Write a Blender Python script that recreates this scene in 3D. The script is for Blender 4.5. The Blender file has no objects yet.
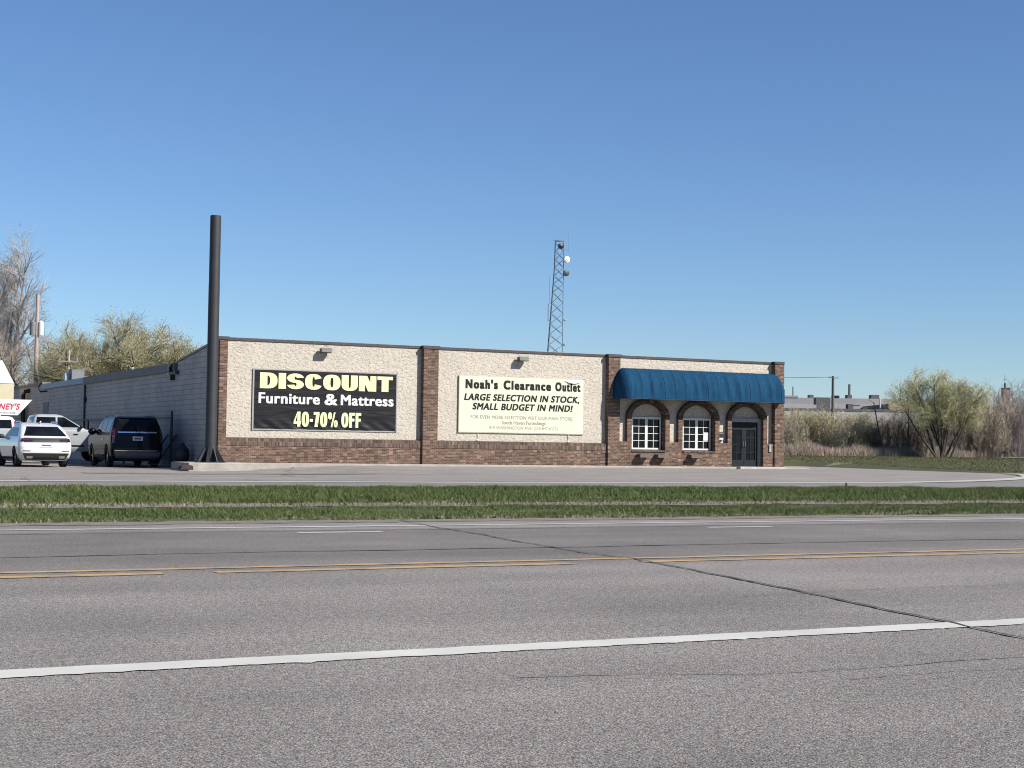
import bpy, bmesh, math, random
import numpy as np
from mathutils import Vector, Matrix

R = math.radians
scene = bpy.context.scene
COL = scene.collection
rnd = random.Random(7)

# ------------------------------------------------------------------ measured layout (metres)
EYE = 0.80                      # eye height above the road
YAW, PITCH, ROLL = R(26.777), R(2.277), R(0.842)
FPX = 1540.0
Y0 = 56.31                      # front plane of the brick pilasters of the store
SUN_AZ, SUN_EL = R(36), R(38)   # azimuth of the sun from the facade normal towards +X
SUN_DIR = Vector((math.sin(SUN_AZ)*math.cos(SUN_EL), -math.cos(SUN_AZ)*math.cos(SUN_EL), math.sin(SUN_EL)))
CR = Vector((math.cos(YAW), -math.sin(YAW), 0))     # direction "right" across the view, on the ground
CF = Vector((math.sin(YAW), math.cos(YAW), 0))      # direction "away"

# ------------------------------------------------------------------ materials
def new_mat(name):
    m = bpy.data.materials.new(name); m.use_nodes = True
    nt = m.node_tree
    b = nt.nodes['Principled BSDF']
    return m, nt, b

def N(nt, t, **kw):
    n = nt.nodes.new(t)
    for k, v in kw.items():
        if k.startswith('_'): setattr(n, k[1:], v)
        else: n.inputs[k.replace('__', ' ')].default_value = v
    return n

def L(nt, a, b): nt.links.new(a, b)

def coords(nt, scale=(1, 1, 1), out='Object'):
    tc = nt.nodes.new('ShaderNodeTexCoord'); mp = nt.nodes.new('ShaderNodeMapping')
    mp.inputs['Scale'].default_value = scale
    L(nt, tc.outputs[out], mp.inputs['Vector'])
    return mp.outputs['Vector']

def noise(nt, vec, scale, detail=4, rough=.55, dist=0):
    n = N(nt, 'ShaderNodeTexNoise', Scale=scale, Detail=detail, Roughness=rough, Distortion=dist)
    if vec is not None: L(nt, vec, n.inputs['Vector'])
    return n.outputs['Fac']

def ramp(nt, fac, stops, interp='LINEAR'):
    r = nt.nodes.new('ShaderNodeValToRGB'); r.color_ramp.interpolation = interp
    e = r.color_ramp.elements
    while len(e) < len(stops): e.new(.5)
    for i, (p, c) in enumerate(stops):
        e[i].position = p
        e[i].color = (c, c, c, 1) if isinstance(c, (int, float)) else tuple(c)+(1,)
    L(nt, fac, r.inputs['Fac'])
    return r.outputs['Color']

def mix(nt, a, b, fac, mode='MIX'):
    m = nt.nodes.new('ShaderNodeMix'); m.data_type = 'RGBA'; m.blend_type = mode
    for sock, v in ((m.inputs[6], a), (m.inputs[7], b), (m.inputs[0], fac)):
        if isinstance(v, (int, float)): sock.default_value = v
        elif isinstance(v, tuple): sock.default_value = v+(1,)
        else: L(nt, v, sock)
    return m.outputs[2]

def bump(nt, b, h, strength, dist):
    n = N(nt, 'ShaderNodeBump', Strength=strength, Distance=dist)
    L(nt, h, n.inputs['Height']); L(nt, n.outputs['Normal'], b.inputs['Normal'])

def plain(name, col, rough=.6, metal=0, spec=.5, vary=.12, scale=6, coat=0):
    m, nt, b = new_mat(name)
    v = coords(nt)
    f = noise(nt, v, scale, 5)
    lo = tuple(c*(1-vary) for c in col); hi = tuple(min(1, c*(1+vary)) for c in col)
    L(nt, ramp(nt, f, [(.3, lo), (.7, hi)]), b.inputs['Base Color'])
    b.inputs['Roughness'].default_value = rough; b.inputs['Metallic'].default_value = metal
    b.inputs['Specular IOR Level'].default_value = spec
    b.inputs['Coat Weight'].default_value = coat
    return m

def glass_dark(name, col=(.005, .006, .0075), rough=.04):
    m, nt, b = new_mat(name)
    v = coords(nt)
    L(nt, ramp(nt, noise(nt, v, 1.5, 3), [(.35, tuple(c*.6 for c in col)), (.7, tuple(c*1.8 for c in col))]), b.inputs['Base Color'])
    b.inputs['Roughness'].default_value = rough; b.inputs['IOR'].default_value = 1.5; b.inputs['Specular IOR Level'].default_value = .15
    bump(nt, b, noise(nt, v, 1.2, 1), .06, .05)
    return m

def asphalt(name, c_lo, c_hi, bands=None, speck=.5, fine=(.42,.585), grain=125, patch=.17):
    m, nt, b = new_mat(name)
    v = coords(nt)
    f1 = noise(nt, v, grain, 2, .65); f2 = noise(nt, v, grain*.3, 3, .6); f3 = noise(nt, v, .55, 5, .6)
    vo = N(nt, 'ShaderNodeTexVoronoi', Scale=75.0); L(nt, v, vo.inputs['Vector'])
    stone = ramp(nt, vo.outputs['Color'], [(.0, 0), (1, 1)])
    mid = tuple((a+c)/2 for a, c in zip(c_lo, c_hi))
    base = mix(nt, c_lo, c_hi, ramp(nt, f1, [(fine[0], 0), (fine[1], 1)]))
    base = mix(nt, base, mix(nt, tuple(c*(1-speck) for c in mid), tuple(c*(1+speck*1.1) for c in mid), stone), .45)
    base = mix(nt, base, ramp(nt, f2, [(.3, .5), (.5, 1.0), (.70, 1.4)]), .75, 'MULTIPLY')
    base = mix(nt, base, ramp(nt, f3, [(.3, 1-patch), (.7, 1+patch)]), 1.0, 'MULTIPLY')
    vs = coords(nt, (.05, 1.6, 1))
    base = mix(nt, base, ramp(nt, noise(nt, vs, 1.1, 4, .6), [(.3, .86), (.7, 1.1)]), .8, 'MULTIPLY')
    if bands:
        sep = nt.nodes.new('ShaderNodeSeparateXYZ'); L(nt, v, sep.inputs[0])
        mr = N(nt, 'ShaderNodeMapRange'); mr.inputs['From Min'].default_value = bands[0]; mr.inputs['From Max'].default_value = bands[1]
        L(nt, sep.outputs['Y'], mr.inputs['Value'])
        base = mix(nt, base, ramp(nt, mr.outputs['Result'], bands[2]), 1.0, 'MULTIPLY')
    L(nt, base, b.inputs['Base Color'])
    b.inputs['Roughness'].default_value = .88; b.inputs['Specular IOR Level'].default_value = .3
    bump(nt, b, f1, .8, .012)
    return m

M = {}
def band_pos(y): return (y-3.0)/(15.0-3.0)
M['road'] = asphalt('road_asphalt', (.032, .0295, .0272), (.362, .328, .299),
    (3.0, 15.0, [(0, .92), (band_pos(4.5), .97), (band_pos(5.5), 1.05), (band_pos(6.2), 1.02), (band_pos(6.9), .93), (band_pos(7.7), 1.06), (band_pos(8.4), .95), (band_pos(9.0), 1.0), (band_pos(9.5), .86), (band_pos(10.3), .68), (band_pos(11.0), .78), (band_pos(11.7), .83), (band_pos(12.6), .72), (band_pos(13.1), .74), (band_pos(13.5), 1.0), (1, 1.12)]))
M['frontage'] = asphalt('frontage_asphalt', (.15, .137, .125), (.235, .215, .197), patch=.1, speck=.25)
M['lot'] = asphalt('lot_asphalt', (.180, .162, .145), (.272, .247, .222), patch=.16, speck=.2)
M['tar'] = plain('crack_tar', (.045, .044, .045), .75, vary=.4, scale=30)
M['crack'] = plain('crack_fine', (.105, .10, .096), .9, vary=.3, scale=30)

def paint_line(name, col, under, thresh, sc=5.0):
    m, nt, b = new_mat(name)
    v = coords(nt)
    f = noise(nt, v, sc, 6, .75); g = noise(nt, v, 90, 2)
    a = ramp(nt, mix(nt, f, g, .35), [(thresh-.05, 0), (thresh+.05, 1)])
    dirt = ramp(nt, noise(nt, v, 2.5, 4), [(.3, .85), (.7, 1.03)])
    c = mix(nt, col, dirt, 1.0, 'MULTIPLY')
    L(nt, mix(nt, under, c, a), b.inputs['Base Color'])
    b.inputs['Roughness'].default_value = .7
    return m
M['white_line'] = paint_line('white_paint', (.47, .455, .415), (.2, .19, .175), .30)
M['white_far'] = paint_line('white_paint_worn', (.40, .39, .375), (.14, .135, .13), .36)
M['yellow'] = paint_line('yellow_paint', (.40, .265, .115), (.20, .155, .125), .47, 3.0)

def stucco():
    m, nt, b = new_mat('cream_stucco')
    v = coords(nt, (1, 1, 1.3))
    f = noise(nt, v, 8.5, 4, .6, .5); g = noise(nt, v, 15, 4, .65, .3); h = noise(nt, v, .8, 4)
    c = ramp(nt, g, [(.3, (.34, .303, .252)), (.7, (.505, .458, .388))])
    c = mix(nt, c, ramp(nt, h, [(.3, .93), (.7, 1.04)]), 1, 'MULTIPLY')
    vs = coords(nt, (3.5, 3.5, .35))
    c = mix(nt, c, ramp(nt, noise(nt, vs, 1.5, 4), [(.25, .9), (.45, 1.0)]), .6, 'MULTIPLY')
    L(nt, c, b.inputs['Base Color']); b.inputs['Roughness'].default_value = .92; b.inputs['Specular IOR Level'].default_value = .2
    bump(nt, b, mix(nt, ramp(nt, f, [(.36, 0), (.5, .9), (.62, 1)]), g, .3), .9, .022)
    return m
M['stucco'] = stucco()

def brick(name, c1, c2, mortar, bw=.2, bh=.067, ms=.009, rot=False, off=.5, dark=1):
    m, nt, b = new_mat(name)
    tc = nt.nodes.new('ShaderNodeTexCoord'); sp = nt.nodes.new('ShaderNodeSeparateXYZ'); L(nt, tc.outputs['Object'], sp.inputs[0])
    ad = N(nt, 'ShaderNodeMath', _operation='ADD'); L(nt, sp.outputs['X'], ad.inputs[0]); L(nt, sp.outputs['Y'], ad.inputs[1])
    cb = nt.nodes.new('ShaderNodeCombineXYZ')
    if rot: L(nt, sp.outputs['Z'], cb.inputs[0]); L(nt, ad.outputs[0], cb.inputs[1])
    else: L(nt, ad.outputs[0], cb.inputs[0]); L(nt, sp.outputs['Z'], cb.inputs[1])
    bt = nt.nodes.new('ShaderNodeTexBrick'); bt.offset = off
    bt.inputs['Scale'].default_value = 1; bt.inputs['Brick Width'].default_value = bw; bt.inputs['Row Height'].default_value = bh
    bt.inputs['Mortar Size'].default_value = ms; bt.inputs['Bias'].default_value = 0
    bt.inputs['Color1'].default_value = c1+(1,); bt.inputs['Color2'].default_value = c2+(1,); bt.inputs['Mortar'].default_value = mortar+(1,)
    L(nt, cb.outputs[0], bt.inputs['Vector'])
    # second, offset variation per brick
    wn = nt.nodes.new('ShaderNodeTexWhiteNoise'); wn.noise_dimensions = '2D'
    sn = nt.nodes.new('ShaderNodeVectorMath'); sn.operation = 'SNAP'; sn.inputs[1].default_value = (bw, bh, 1)
    L(nt, cb.outputs[0], sn.inputs[0]); L(nt, sn.outputs[0], wn.inputs['Vector'])
    c = mix(nt, bt.outputs['Color'], ramp(nt, wn.outputs['Value'], [(0, .6*dark), (.5, .97*dark), (.9, 1.2*dark), (1, 1.9*dark)]), 1, 'MULTIPLY')
    v = coords(nt)
    c = mix(nt, c, ramp(nt, noise(nt, v, 1.2, 4), [(.3, .85), (.7, 1.1)]), 1, 'MULTIPLY')
    L(nt, c, b.inputs['Base Color']); b.inputs['Roughness'].default_value = .9; b.inputs['Specular IOR Level'].default_value = .2
    inv = N(nt, 'ShaderNodeMath', _operation='SUBTRACT'); inv.inputs[0].default_value = 1; L(nt, bt.outputs['Fac'], inv.inputs[1])
    bump(nt, b, inv.outputs[0], .6, .008)
    return m
M['brick'] = brick('brown_brick', (.080, .046, .034), (.128, .077, .057), (.185, .145, .115), .16, .06, .008)
M['brick_soldier'] = brick('soldier_brick', (.08, .052, .041), (.115, .078, .061), (.13, .107, .09), .2, .07, .009, True, 0)
M['brick_arch'] = brick('arch_brick', (.06, .038, .031), (.09, .058, .046), (.10, .085, .075), .2, .067)

def block_wall():
    m, nt, b = new_mat('painted_block')
    tc = nt.nodes.new('ShaderNodeTexCoord'); sp = nt.nodes.new('ShaderNodeSeparateXYZ'); L(nt, tc.outputs['Object'], sp.inputs[0])
    cb = nt.nodes.new('ShaderNodeCombineXYZ'); L(nt, sp.outputs['Y'], cb.inputs[0]); L(nt, sp.outputs['Z'], cb.inputs[1])
    bt = nt.nodes.new('ShaderNodeTexBrick'); bt.offset = .5
    bt.inputs['Scale'].default_value = 1; bt.inputs['Brick Width'].default_value = .406; bt.inputs['Row Height'].default_value = .203
    bt.inputs['Mortar Size'].default_value = .014
    bt.inputs['Color1'].default_value = (.355, .325, .298, 1); bt.inputs['Color2'].default_value = (.405, .372, .344, 1); bt.inputs['Mortar'].default_value = (.245, .225, .208, 1)
    L(nt, cb.outputs[0], bt.inputs['Vector'])
    v = coords(nt)
    c = mix(nt, bt.outputs['Color'], ramp(nt, noise(nt, v, .7, 5), [(.3, .84), (.7, 1.12)]), 1, 'MULTIPLY')
    c = mix(nt, c, ramp(nt, noise(nt, v, 9, 3), [(.62, 1.0), (.78, 1.18)]), .7, 'MULTIPLY')
    L(nt, c, b.inputs['Base Color']); b.inputs['Roughness'].default_value = .8
    inv = N(nt, 'ShaderNodeMath', _operation='SUBTRACT'); inv.inputs[0].default_value = 1; L(nt, bt.outputs['Fac'], inv.inputs[1])
    bump(nt, b, inv.outputs[0], .8, .012)
    return m
M['block'] = block_wall()
M['fascia'] = plain('dark_fascia', (.13, .125, .13), .7, vary=.2)
M['cap'] = plain('dark_metal_cap', (.055, .05, .052), .45, .3, vary=.2)
M['blue_fascia'] = plain('blue_fascia', (.10, .20, .30), .5, vary=.2)
M['roofing'] = plain('roof_membrane', (.14, .14, .14), .9)
M['concrete'] = plain('concrete', (.28, .255, .225), .9, vary=.18, scale=3)
M['kerb'] = plain('kerb_concrete', (.34, .32, .288), .9, vary=.14, scale=4)
M['dirt'] = plain('worn_path', (.14, .12, .098), .95, vary=.3, scale=5)
M['soil'] = plain('grass_soil', (.05, .06, .018), .95, vary=.4, scale=7)
M['white_frame'] = plain('white_window_paint', (.50, .495, .475), .5, vary=.04)
M['grey_trim'] = plain('grey_trim', (.22, .21, .21), .6, vary=.08)
M['pane'] = glass_dark('window_glass')
M['door'] = plain('door_paint', (.013, .017, .021), .65, 0, .15, vary=.15)
M['black_metal'] = plain('black_metal', (.018, .018, .02), .45, .2, vary=.3)
M['pole_steel'] = plain('pole_steel', (.019, .020, .024), .6, .0, vary=.18, scale=2.2)
M['steel_seam'] = plain('pole_joint', (.024, .025, .028), .6, .0)
M['galv'] = plain('galvanised_steel', (.30, .33, .34), .5, .5, vary=.1)
M['galv_dark'] = plain('weathered_steel', (.13, .16, .18), .6, .3, vary=.1)
M['dish_dark'] = plain('dark_dish', (.035, .05, .055), .6)
M['alu'] = plain('aluminium_edge', (.24, .24, .225), .55, .2, vary=.08)
M['lamp_grey'] = plain('lamp_housing', (.05, .048, .044), .5, .2)
M['lamp_lens'] = plain('lamp_lens', (.10, .10, .095), .7, vary=.1)
M['planter'] = plain('planter_box', (.095, .085, .07), .8, vary=.2)
M['paper'] = plain('paper', (.5, .5, .5), .8, vary=.03)

def awning_fabric():
    m, nt, b = new_mat('blue_canvas')
    v = coords(nt); vs = coords(nt, (5, 5, .6))
    c = ramp(nt, noise(nt, vs, 2.0, 4), [(.3, (.0055, .034, .074)), (.7, (.0085, .048, .100))])
    c = mix(nt, c, ramp(nt, noise(nt, v, 1.3, 5), [(.3, .9), (.7, 1.1)]), 1, 'MULTIPLY')
    L(nt, c, b.inputs['Base Color']); b.inputs['Roughness'].default_value = .85; b.inputs['Specular IOR Level'].default_value = .08
    bump(nt, b, noise(nt, vs, 2.5, 3), .45, .05)
    return m
M['canvas'] = awning_fabric()
M['canvas_seam'] = plain('canvas_seam', (.003, .018, .045), .75, vary=.1)

def vinyl(name, col, rough, wr):
    m, nt, b = new_mat(name)
    v = coords(nt)
    c = ramp(nt, noise(nt, v, 1.2, 4), [(.3, tuple(c*.93 for c in col)), (.7, tuple(min(1, c*1.05) for c in col))])
    L(nt, c, b.inputs['Base Color']); b.inputs['Roughness'].default_value = rough; b.inputs['Specular IOR Level'].default_value = .2
    vs = coords(nt, (.6, 1, 3.2))
    bump(nt, b, noise(nt, vs, 1.3, 2, .4, .9), wr, .05)
    return m
M['banner'] = vinyl('black_vinyl', (.009, .009, .011), .5, .45)
M['signboard'] = vinyl('cream_signboard', (.50, .50, .395), .55, .12)
M['sign_edge'] = plain('sign_edge', (.35, .35, .27), .6)
M['let_yellow'] = plain('pale_yellow_lettering', (.545, .57, .31), .5, vary=.03)
M['let_white'] = plain('white_lettering', (.52, .52, .50), .5, vary=.03)
M['let_dark'] = plain('dark_lettering', (.012, .014, .010), .7, 0, .2, vary=.2, scale=3)
M['let_grey'] = plain('faded_lettering', (.155, .155, .11), .7, vary=.08)
M['let_red'] = plain('red_lettering', (.42, .02, .05), .5, vary=.05)

def carpaint(name, col, rough=.25):
    m, nt, b = new_mat(name)
    v = coords(nt)
    L(nt, ramp(nt, noise(nt, v, 3, 4), [(.3, tuple(c*.95 for c in col)), (.7, tuple(min(1, c*1.03) for c in col))]), b.inputs['Base Color'])
    b.inputs['Roughness'].default_value = rough; b.inputs['Coat Weight'].default_value = .15 if col[0] < .1 else .8; b.inputs['Specular IOR Level'].default_value = .12 if col[0] < .1 else .5; b.inputs['Coat Roughness'].default_value = .04
    return m
M['car_white'] = carpaint('white_car_paint', (.50, .505, .51))
M['car_black'] = carpaint('black_car_paint', (.003, .003, .004))
M['car_silver'] = carpaint('silver_car_paint', (.28, .29, .295))
M['car_glass'] = glass_dark('car_glass', (.006, .007, .009), .03)
M['tyre'] = plain('tyre_rubber', (.014, .014, .014), .85, vary=.2)
M['rim_dark'] = plain('dark_rim', (.03, .03, .032), .35, .7)
M['rim_silver'] = plain('silver_rim', (.35, .35, .36), .3, .9)
M['chrome'] = plain('chrome', (.62, .62, .63), .15, 1, vary=.05)
M['plastic'] = plain('black_plastic', (.015, .015, .016), .6, vary=.2)
M['grey_plastic'] = plain('grey_plastic', (.085, .085, .09), .5, vary=.1)
M['red_lamp'] = plain('red_lamp_lens', (.17, .006, .012), .12, vary=.1, coat=1)
M['dark_lamp'] = plain('smoked_lamp_lens', (.03, .006, .008), .12, vary=.1, coat=1)
M['clear_lamp'] = plain('clear_lamp_lens', (.6, .58, .58), .1, vary=.05, coat=1)
M['plate'] = plain('licence_plate', (.55, .57, .6), .5, vary=.1)
M['twig_purple'] = plain('purple_grey_twigs', (.225, .195, .185), .95, vary=.25)
M['twig_willow'] = plain('willow_twigs', (.36, .34, .19), .95, vary=.2)
M['bark_dark'] = plain('dark_bark', (.055, .045, .038), .95, vary=.35)
M['bark_grey'] = plain('grey_bark', (.24, .21, .19), .95, vary=.3)
M['twig_grey'] = plain('grey_twigs', (.29, .268, .252), .95, vary=.25)
M['twig_brown'] = plain('brown_twigs', (.27, .222, .18), .95, vary=.3)
M['twig_tan'] = plain('tan_twigs', (.35, .30, .215), .95, vary=.25)
M['twig_yellow'] = plain('yellow_green_twigs', (.24, .215, .14), .95, vary=.25)
M['wood_pole'] = plain('wood_pole', (.33, .265, .24), .95, vary=.2)
M['wood_pole_dark'] = plain('weathered_pole', (.085, .075, .07), .95, vary=.2)
M['factory_white'] = plain('white_cladding', (.30, .29, .285), .8, vary=.08, scale=.15)
M['factory_grey'] = plain('grey_cladding', (.25, .243, .243), .8, vary=.08, scale=.15)
M['factory_dark'] = plain('dark_roof_unit', (.085, .083, .085), .8, vary=.15)
M['factory_brick'] = plain('tan_brick', (.25, .17, .13), .9, vary=.15)
M['chimney_brick'] = plain('chimney_brick', (.22, .15, .12), .9, vary=.2, scale=2)
M['white_paint'] = plain('white_painted_boards', (.52, .515, .505), .6, vary=.04)
M['cream_paint'] = plain('cream_painted_boards', (.46, .41, .27), .6, vary=.05)
M['grey_box'] = plain('grey_metal_box', (.15, .155, .16), .6, vary=.1)
M['bag'] = plain('dark_bag', (.012, .012, .016), .5, vary=.3)
M['red_block'] = plain('red_block', (.045, .017, .014), .9, vary=.4)

def leafmat(name, c1, c2):
    m, nt, b = new_mat(name)
    g = nt.nodes.new('ShaderNodeNewGeometry')
    c = ramp(nt, g.outputs['Random Per Island'], [(0, c1), (1, c2)])
    L(nt, c, b.inputs['Base Color']); b.inputs['Roughness'].default_value = .7; b.inputs['Specular IOR Level'].default_value = .25
    return m
M['buds_green'] = leafmat('budding_leaves', (.24, .24, .088), (.37, .36, .145))
M['buds_willow'] = leafmat('willow_buds', (.34, .335, .18), (.50, .48, .29))
M['buds_olive'] = leafmat('olive_buds', (.30, .29, .12), (.44, .42, .18))
M['buds_grey'] = leafmat('grey_buds', (.32, .285, .255), (.45, .41, .37))
M['buds_tan'] = leafmat('tan_buds', (.34, .27, .185), (.48, .385, .27))

def grassmat(name, stops, patch):
    m, nt, b = new_mat(name)
    g = nt.nodes.new('ShaderNodeNewGeometry')
    c = ramp(nt, g.outputs['Random Per Island'], stops)
    v = coords(nt)
    c = mix(nt, c, ramp(nt, noise(nt, v, .45, 4, .6), [(.3, tuple(1-patch*k for k in (.7, .35, .9))), (.7, tuple(1+patch*k for k in (1.2, .5, .9)))]), 1, 'MULTIPLY')
    L(nt, c, b.inputs['Base Color']); b.inputs['Roughness'].default_value = .6; b.inputs['Specular IOR Level'].default_value = .25
    return m
M['grass'] = grassmat('green_grass', [(0, (.020, .039, .007)), (.5, (.050, .080, .015)), (.92, (.088, .114, .034)), (.99, (.19, .175, .09))], .35)
M['grass_edge'] = grassmat('worn_edge_grass', [(0, (.05, .07, .02)), (.4, (.09, .105, .045)), (.65, (.17, .15, .10)), (1, (.27, .24, .17))], .3)
M['lawn_grass'] = grassmat('lawn_grass', [(0, (.045, .052, .014)), (.6, (.075, .083, .026)), (1, (.15, .135, .062))], .3)
M['dry_grass'] = grassmat('dry_grass', [(0, (.20, .165, .125)), (.6, (.31, .262, .207)), (1, (.44, .385, .32))], .2)

def groundmat():
    m, nt, b = new_mat('far_ground')
    v = coords(nt)
    c = ramp(nt, noise(nt, v, .12, 6, .65), [(.3, (.13, .115, .065)), (.55, (.17, .16, .075)), (.75, (.22, .185, .12))])
    L(nt, mix(nt, c, ramp(nt, noise(nt, v, 8, 4), [(.3, .75), (.7, 1.2)]), 1, 'MULTIPLY'), b.inputs['Base Color'])
    b.inputs['Roughness'].default_value = .95
    return m
M['ground'] = groundmat()
def lawnmat():
    m, nt, b = new_mat('lawn_turf')
    v = coords(nt)
    c = ramp(nt, noise(nt, v, .35, 6, .7), [(.3, (.042, .048, .016)), (.6, (.060, .066, .023)), (.8, (.092, .084, .04))])
    L(nt, mix(nt, c, ramp(nt, noise(nt, v, 25, 4), [(.3, .65), (.7, 1.3)]), 1, 'MULTIPLY'), b.inputs['Base Color'])
    b.inputs['Roughness'].default_value = .95
    bump(nt, b, noise(nt, v, 40, 3), .8, .04)
    return m
M['lawn'] = lawnmat()

# ------------------------------------------------------------------ mesh helpers
class MB:
    def __init__(s): s.v = []; s.f = []; s.mi = []; s.cur = 0
    def add(s, verts, faces):
        o = len(s.v); s.v.extend([tuple(p) for p in verts])
        for f in faces: s.f.append(tuple(i+o for i in f)); s.mi.append(s.cur)
        return s
    def box(s, x0, x1, y0, y1, z0, z1):
        return s.add([(x0,y0,z0),(x1,y0,z0),(x1,y1,z0),(x0,y1,z0),(x0,y0,z1),(x1,y0,z1),(x1,y1,z1),(x0,y1,z1)],
                     [(0,3,2,1),(4,5,6,7),(0,1,5,4),(1,2,6,5),(2,3,7,6),(3,0,4,7)])
    def obox(s, c, ax, ay, az):   # oriented box: centre and half axes
        c, ax, ay, az = map(Vector, (c, ax, ay, az))
        P = [c+sx*ax+sy*ay+sz*az for sz in (-1,1) for sx, sy in ((-1,-1),(1,-1),(1,1),(-1,1))]
        return s.add(P, [(0,3,2,1),(4,5,6,7),(0,1,5,4),(1,2,6,5),(2,3,7,6),(3,0,4,7)])
    def prism_y(s, poly, y0, y1):  # poly in (x, z), CCW seen from -Y
        n = len(poly)
        v = [(x, y0, z) for x, z in poly]+[(x, y1, z) for x, z in poly]
        return s.add(v, [tuple(range(n)), tuple(range(2*n-1, n-1, -1))]+[(i, n+i, n+(i+1) % n, (i+1) % n) for i in range(n)])
    def prism_x(s, poly, x0, x1):  # poly in (y, z)
        n = len(poly)
        v = [(x0, y, z) for y, z in poly]+[(x1, y, z) for y, z in poly]
        return s.add(v, [tuple(range(n-1, -1, -1)), tuple(range(n, 2*n))]+[(i, (i+1) % n, n+(i+1) % n, n+i) for i in range(n)])
    def tube(s, pts, rad, n=8, caps=True):
        pts = [Vector(p) for p in pts]
        if not hasattr(rad, '__len__'): rad = [rad]*len(pts)
        V = []; d0 = None
        for i, p in enumerate(pts):
            d = (pts[min(i+1, len(pts)-1)]-pts[max(i-1, 0)]).normalized()
            a = Vector((0, 0, 1)) if abs(d.z) < .9 else Vector((1, 0, 0))
            u = d.cross(a).normalized(); w = d.cross(u)
            for k in range(n):
                t = 2*math.pi*k/n
                V.append(p+(u*math.cos(t)+w*math.sin(t))*rad[i])
        F = [(i*n+k, i*n+(k+1) % n, (i+1)*n+(k+1) % n, (i+1)*n+k) for i in range(len(pts)-1) for k in range(n)]
        if caps and n > 2: F += [tuple(range(n-1, -1, -1)), tuple(range((len(pts)-1)*n, len(pts)*n))]
        return s.add(V, F)
    def sphere(s, c, r, nu=12, nv=8, sc=(1,1,1)):
        V = []; F = []
        for j in range(nv+1):
            t = math.pi*j/nv
            for i in range(nu):
                a = 2*math.pi*i/nu
                V.append((c[0]+r*sc[0]*math.sin(t)*math.cos(a), c[1]+r*sc[1]*math.sin(t)*math.sin(a), c[2]+r*sc[2]*math.cos(t)))
        for j in range(nv):
            for i in range(nu): F.append((j*nu+i, (j+1)*nu+i, (j+1)*nu+(i+1) % nu, j*nu+(i+1) % nu))
        return s.add(V, F)
    def grid(s, fn, us, vs):
        V = [fn(u, v) for v in vs for u in us]; nu = len(us)
        F = [(j*nu+i, j*nu+i+1, (j+1)*nu+i+1, (j+1)*nu+i) for j in range(len(vs)-1) for i in range(nu-1)]
        return s.add(V, F)
    def mesh(s, name, mats, off=(0,0,0), smooth=False, angle=40):
        me = bpy.data.meshes.new(name)
        o = Vector(off)
        v = [(a-o[0], b-o[1], c-o[2]) for a, b, c in s.v] if off != (0,0,0) else s.v
        me.from_pydata(v, [], s.f)
        if not isinstance(mats, (list, tuple)): mats = [mats]
        for m in mats: me.materials.append(M[m] if isinstance(m, str) else m)
        if len(mats) > 1: me.polygons.foreach_set('material_index', s.mi)
        if smooth:
            me.shade_smooth(); me.set_sharp_from_angle(angle=R(angle))
        me.update()
        return me
    def build(s, name, mats, parent=None, smooth=False, bevel=0, off=None, angle=40):
        """world-space vertices; stored relative to the parent's base (or given off)"""
        o0 = off if off is not None else (tuple(root_loc(parent)) if parent else (0,0,0))
        me = s.mesh(name, mats, o0, smooth, angle)
        o = bpy.data.objects.new(name, me); COL.objects.link(o)
        if parent: o.parent = parent
        elif off is not None: o.location = off
        if bevel:
            b = o.modifiers.new('bevel', 'BEVEL'); b.width = bevel; b.segments = 2; b.limit_method = 'ANGLE'
        return o

def root_loc(o):
    l = Vector(o.location)
    while o.parent: o = o.parent; l += Vector(o.location)
    return l

def tag(o, label=None, cat=None, group=None, kind=None):
    if label: o['label'] = label
    if cat: o['category'] = cat
    if group: o['group'] = group
    if kind: o['kind'] = kind
    return o

def thing(name, label, cat, loc, group=None):
    o = bpy.data.objects.new(name, None); COL.objects.link(o); o.location = loc
    o.empty_display_size = .2
    return tag(o, label, cat, group)

def struct(o): o['kind'] = 'structure'; return o
def stuff(o): o['kind'] = 'stuff'; return o

def copy_tree(o, parent=None):
    c = o.copy(); COL.objects.link(c)
    if parent: c.parent = parent
    for ch in list(o.children): copy_tree(ch, c)
    return c

def fast_mesh(name, V, F3, mat):
    """V: (n,3) float array, F3: (m,3) int array"""
    me = bpy.data.meshes.new(name)
    me.vertices.add(len(V)); me.vertices.foreach_set('co', np.asarray(V, np.float32).ravel())
    m = len(F3)
    me.loops.add(m*3); me.loops.foreach_set('vertex_index', np.asarray(F3, np.int32).ravel())
    me.polygons.add(m); me.polygons.foreach_set('loop_start', np.arange(0, m*3, 3, dtype=np.int32))
    me.materials.append(M[mat]); me.update(calc_edges=True)
    return me

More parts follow.
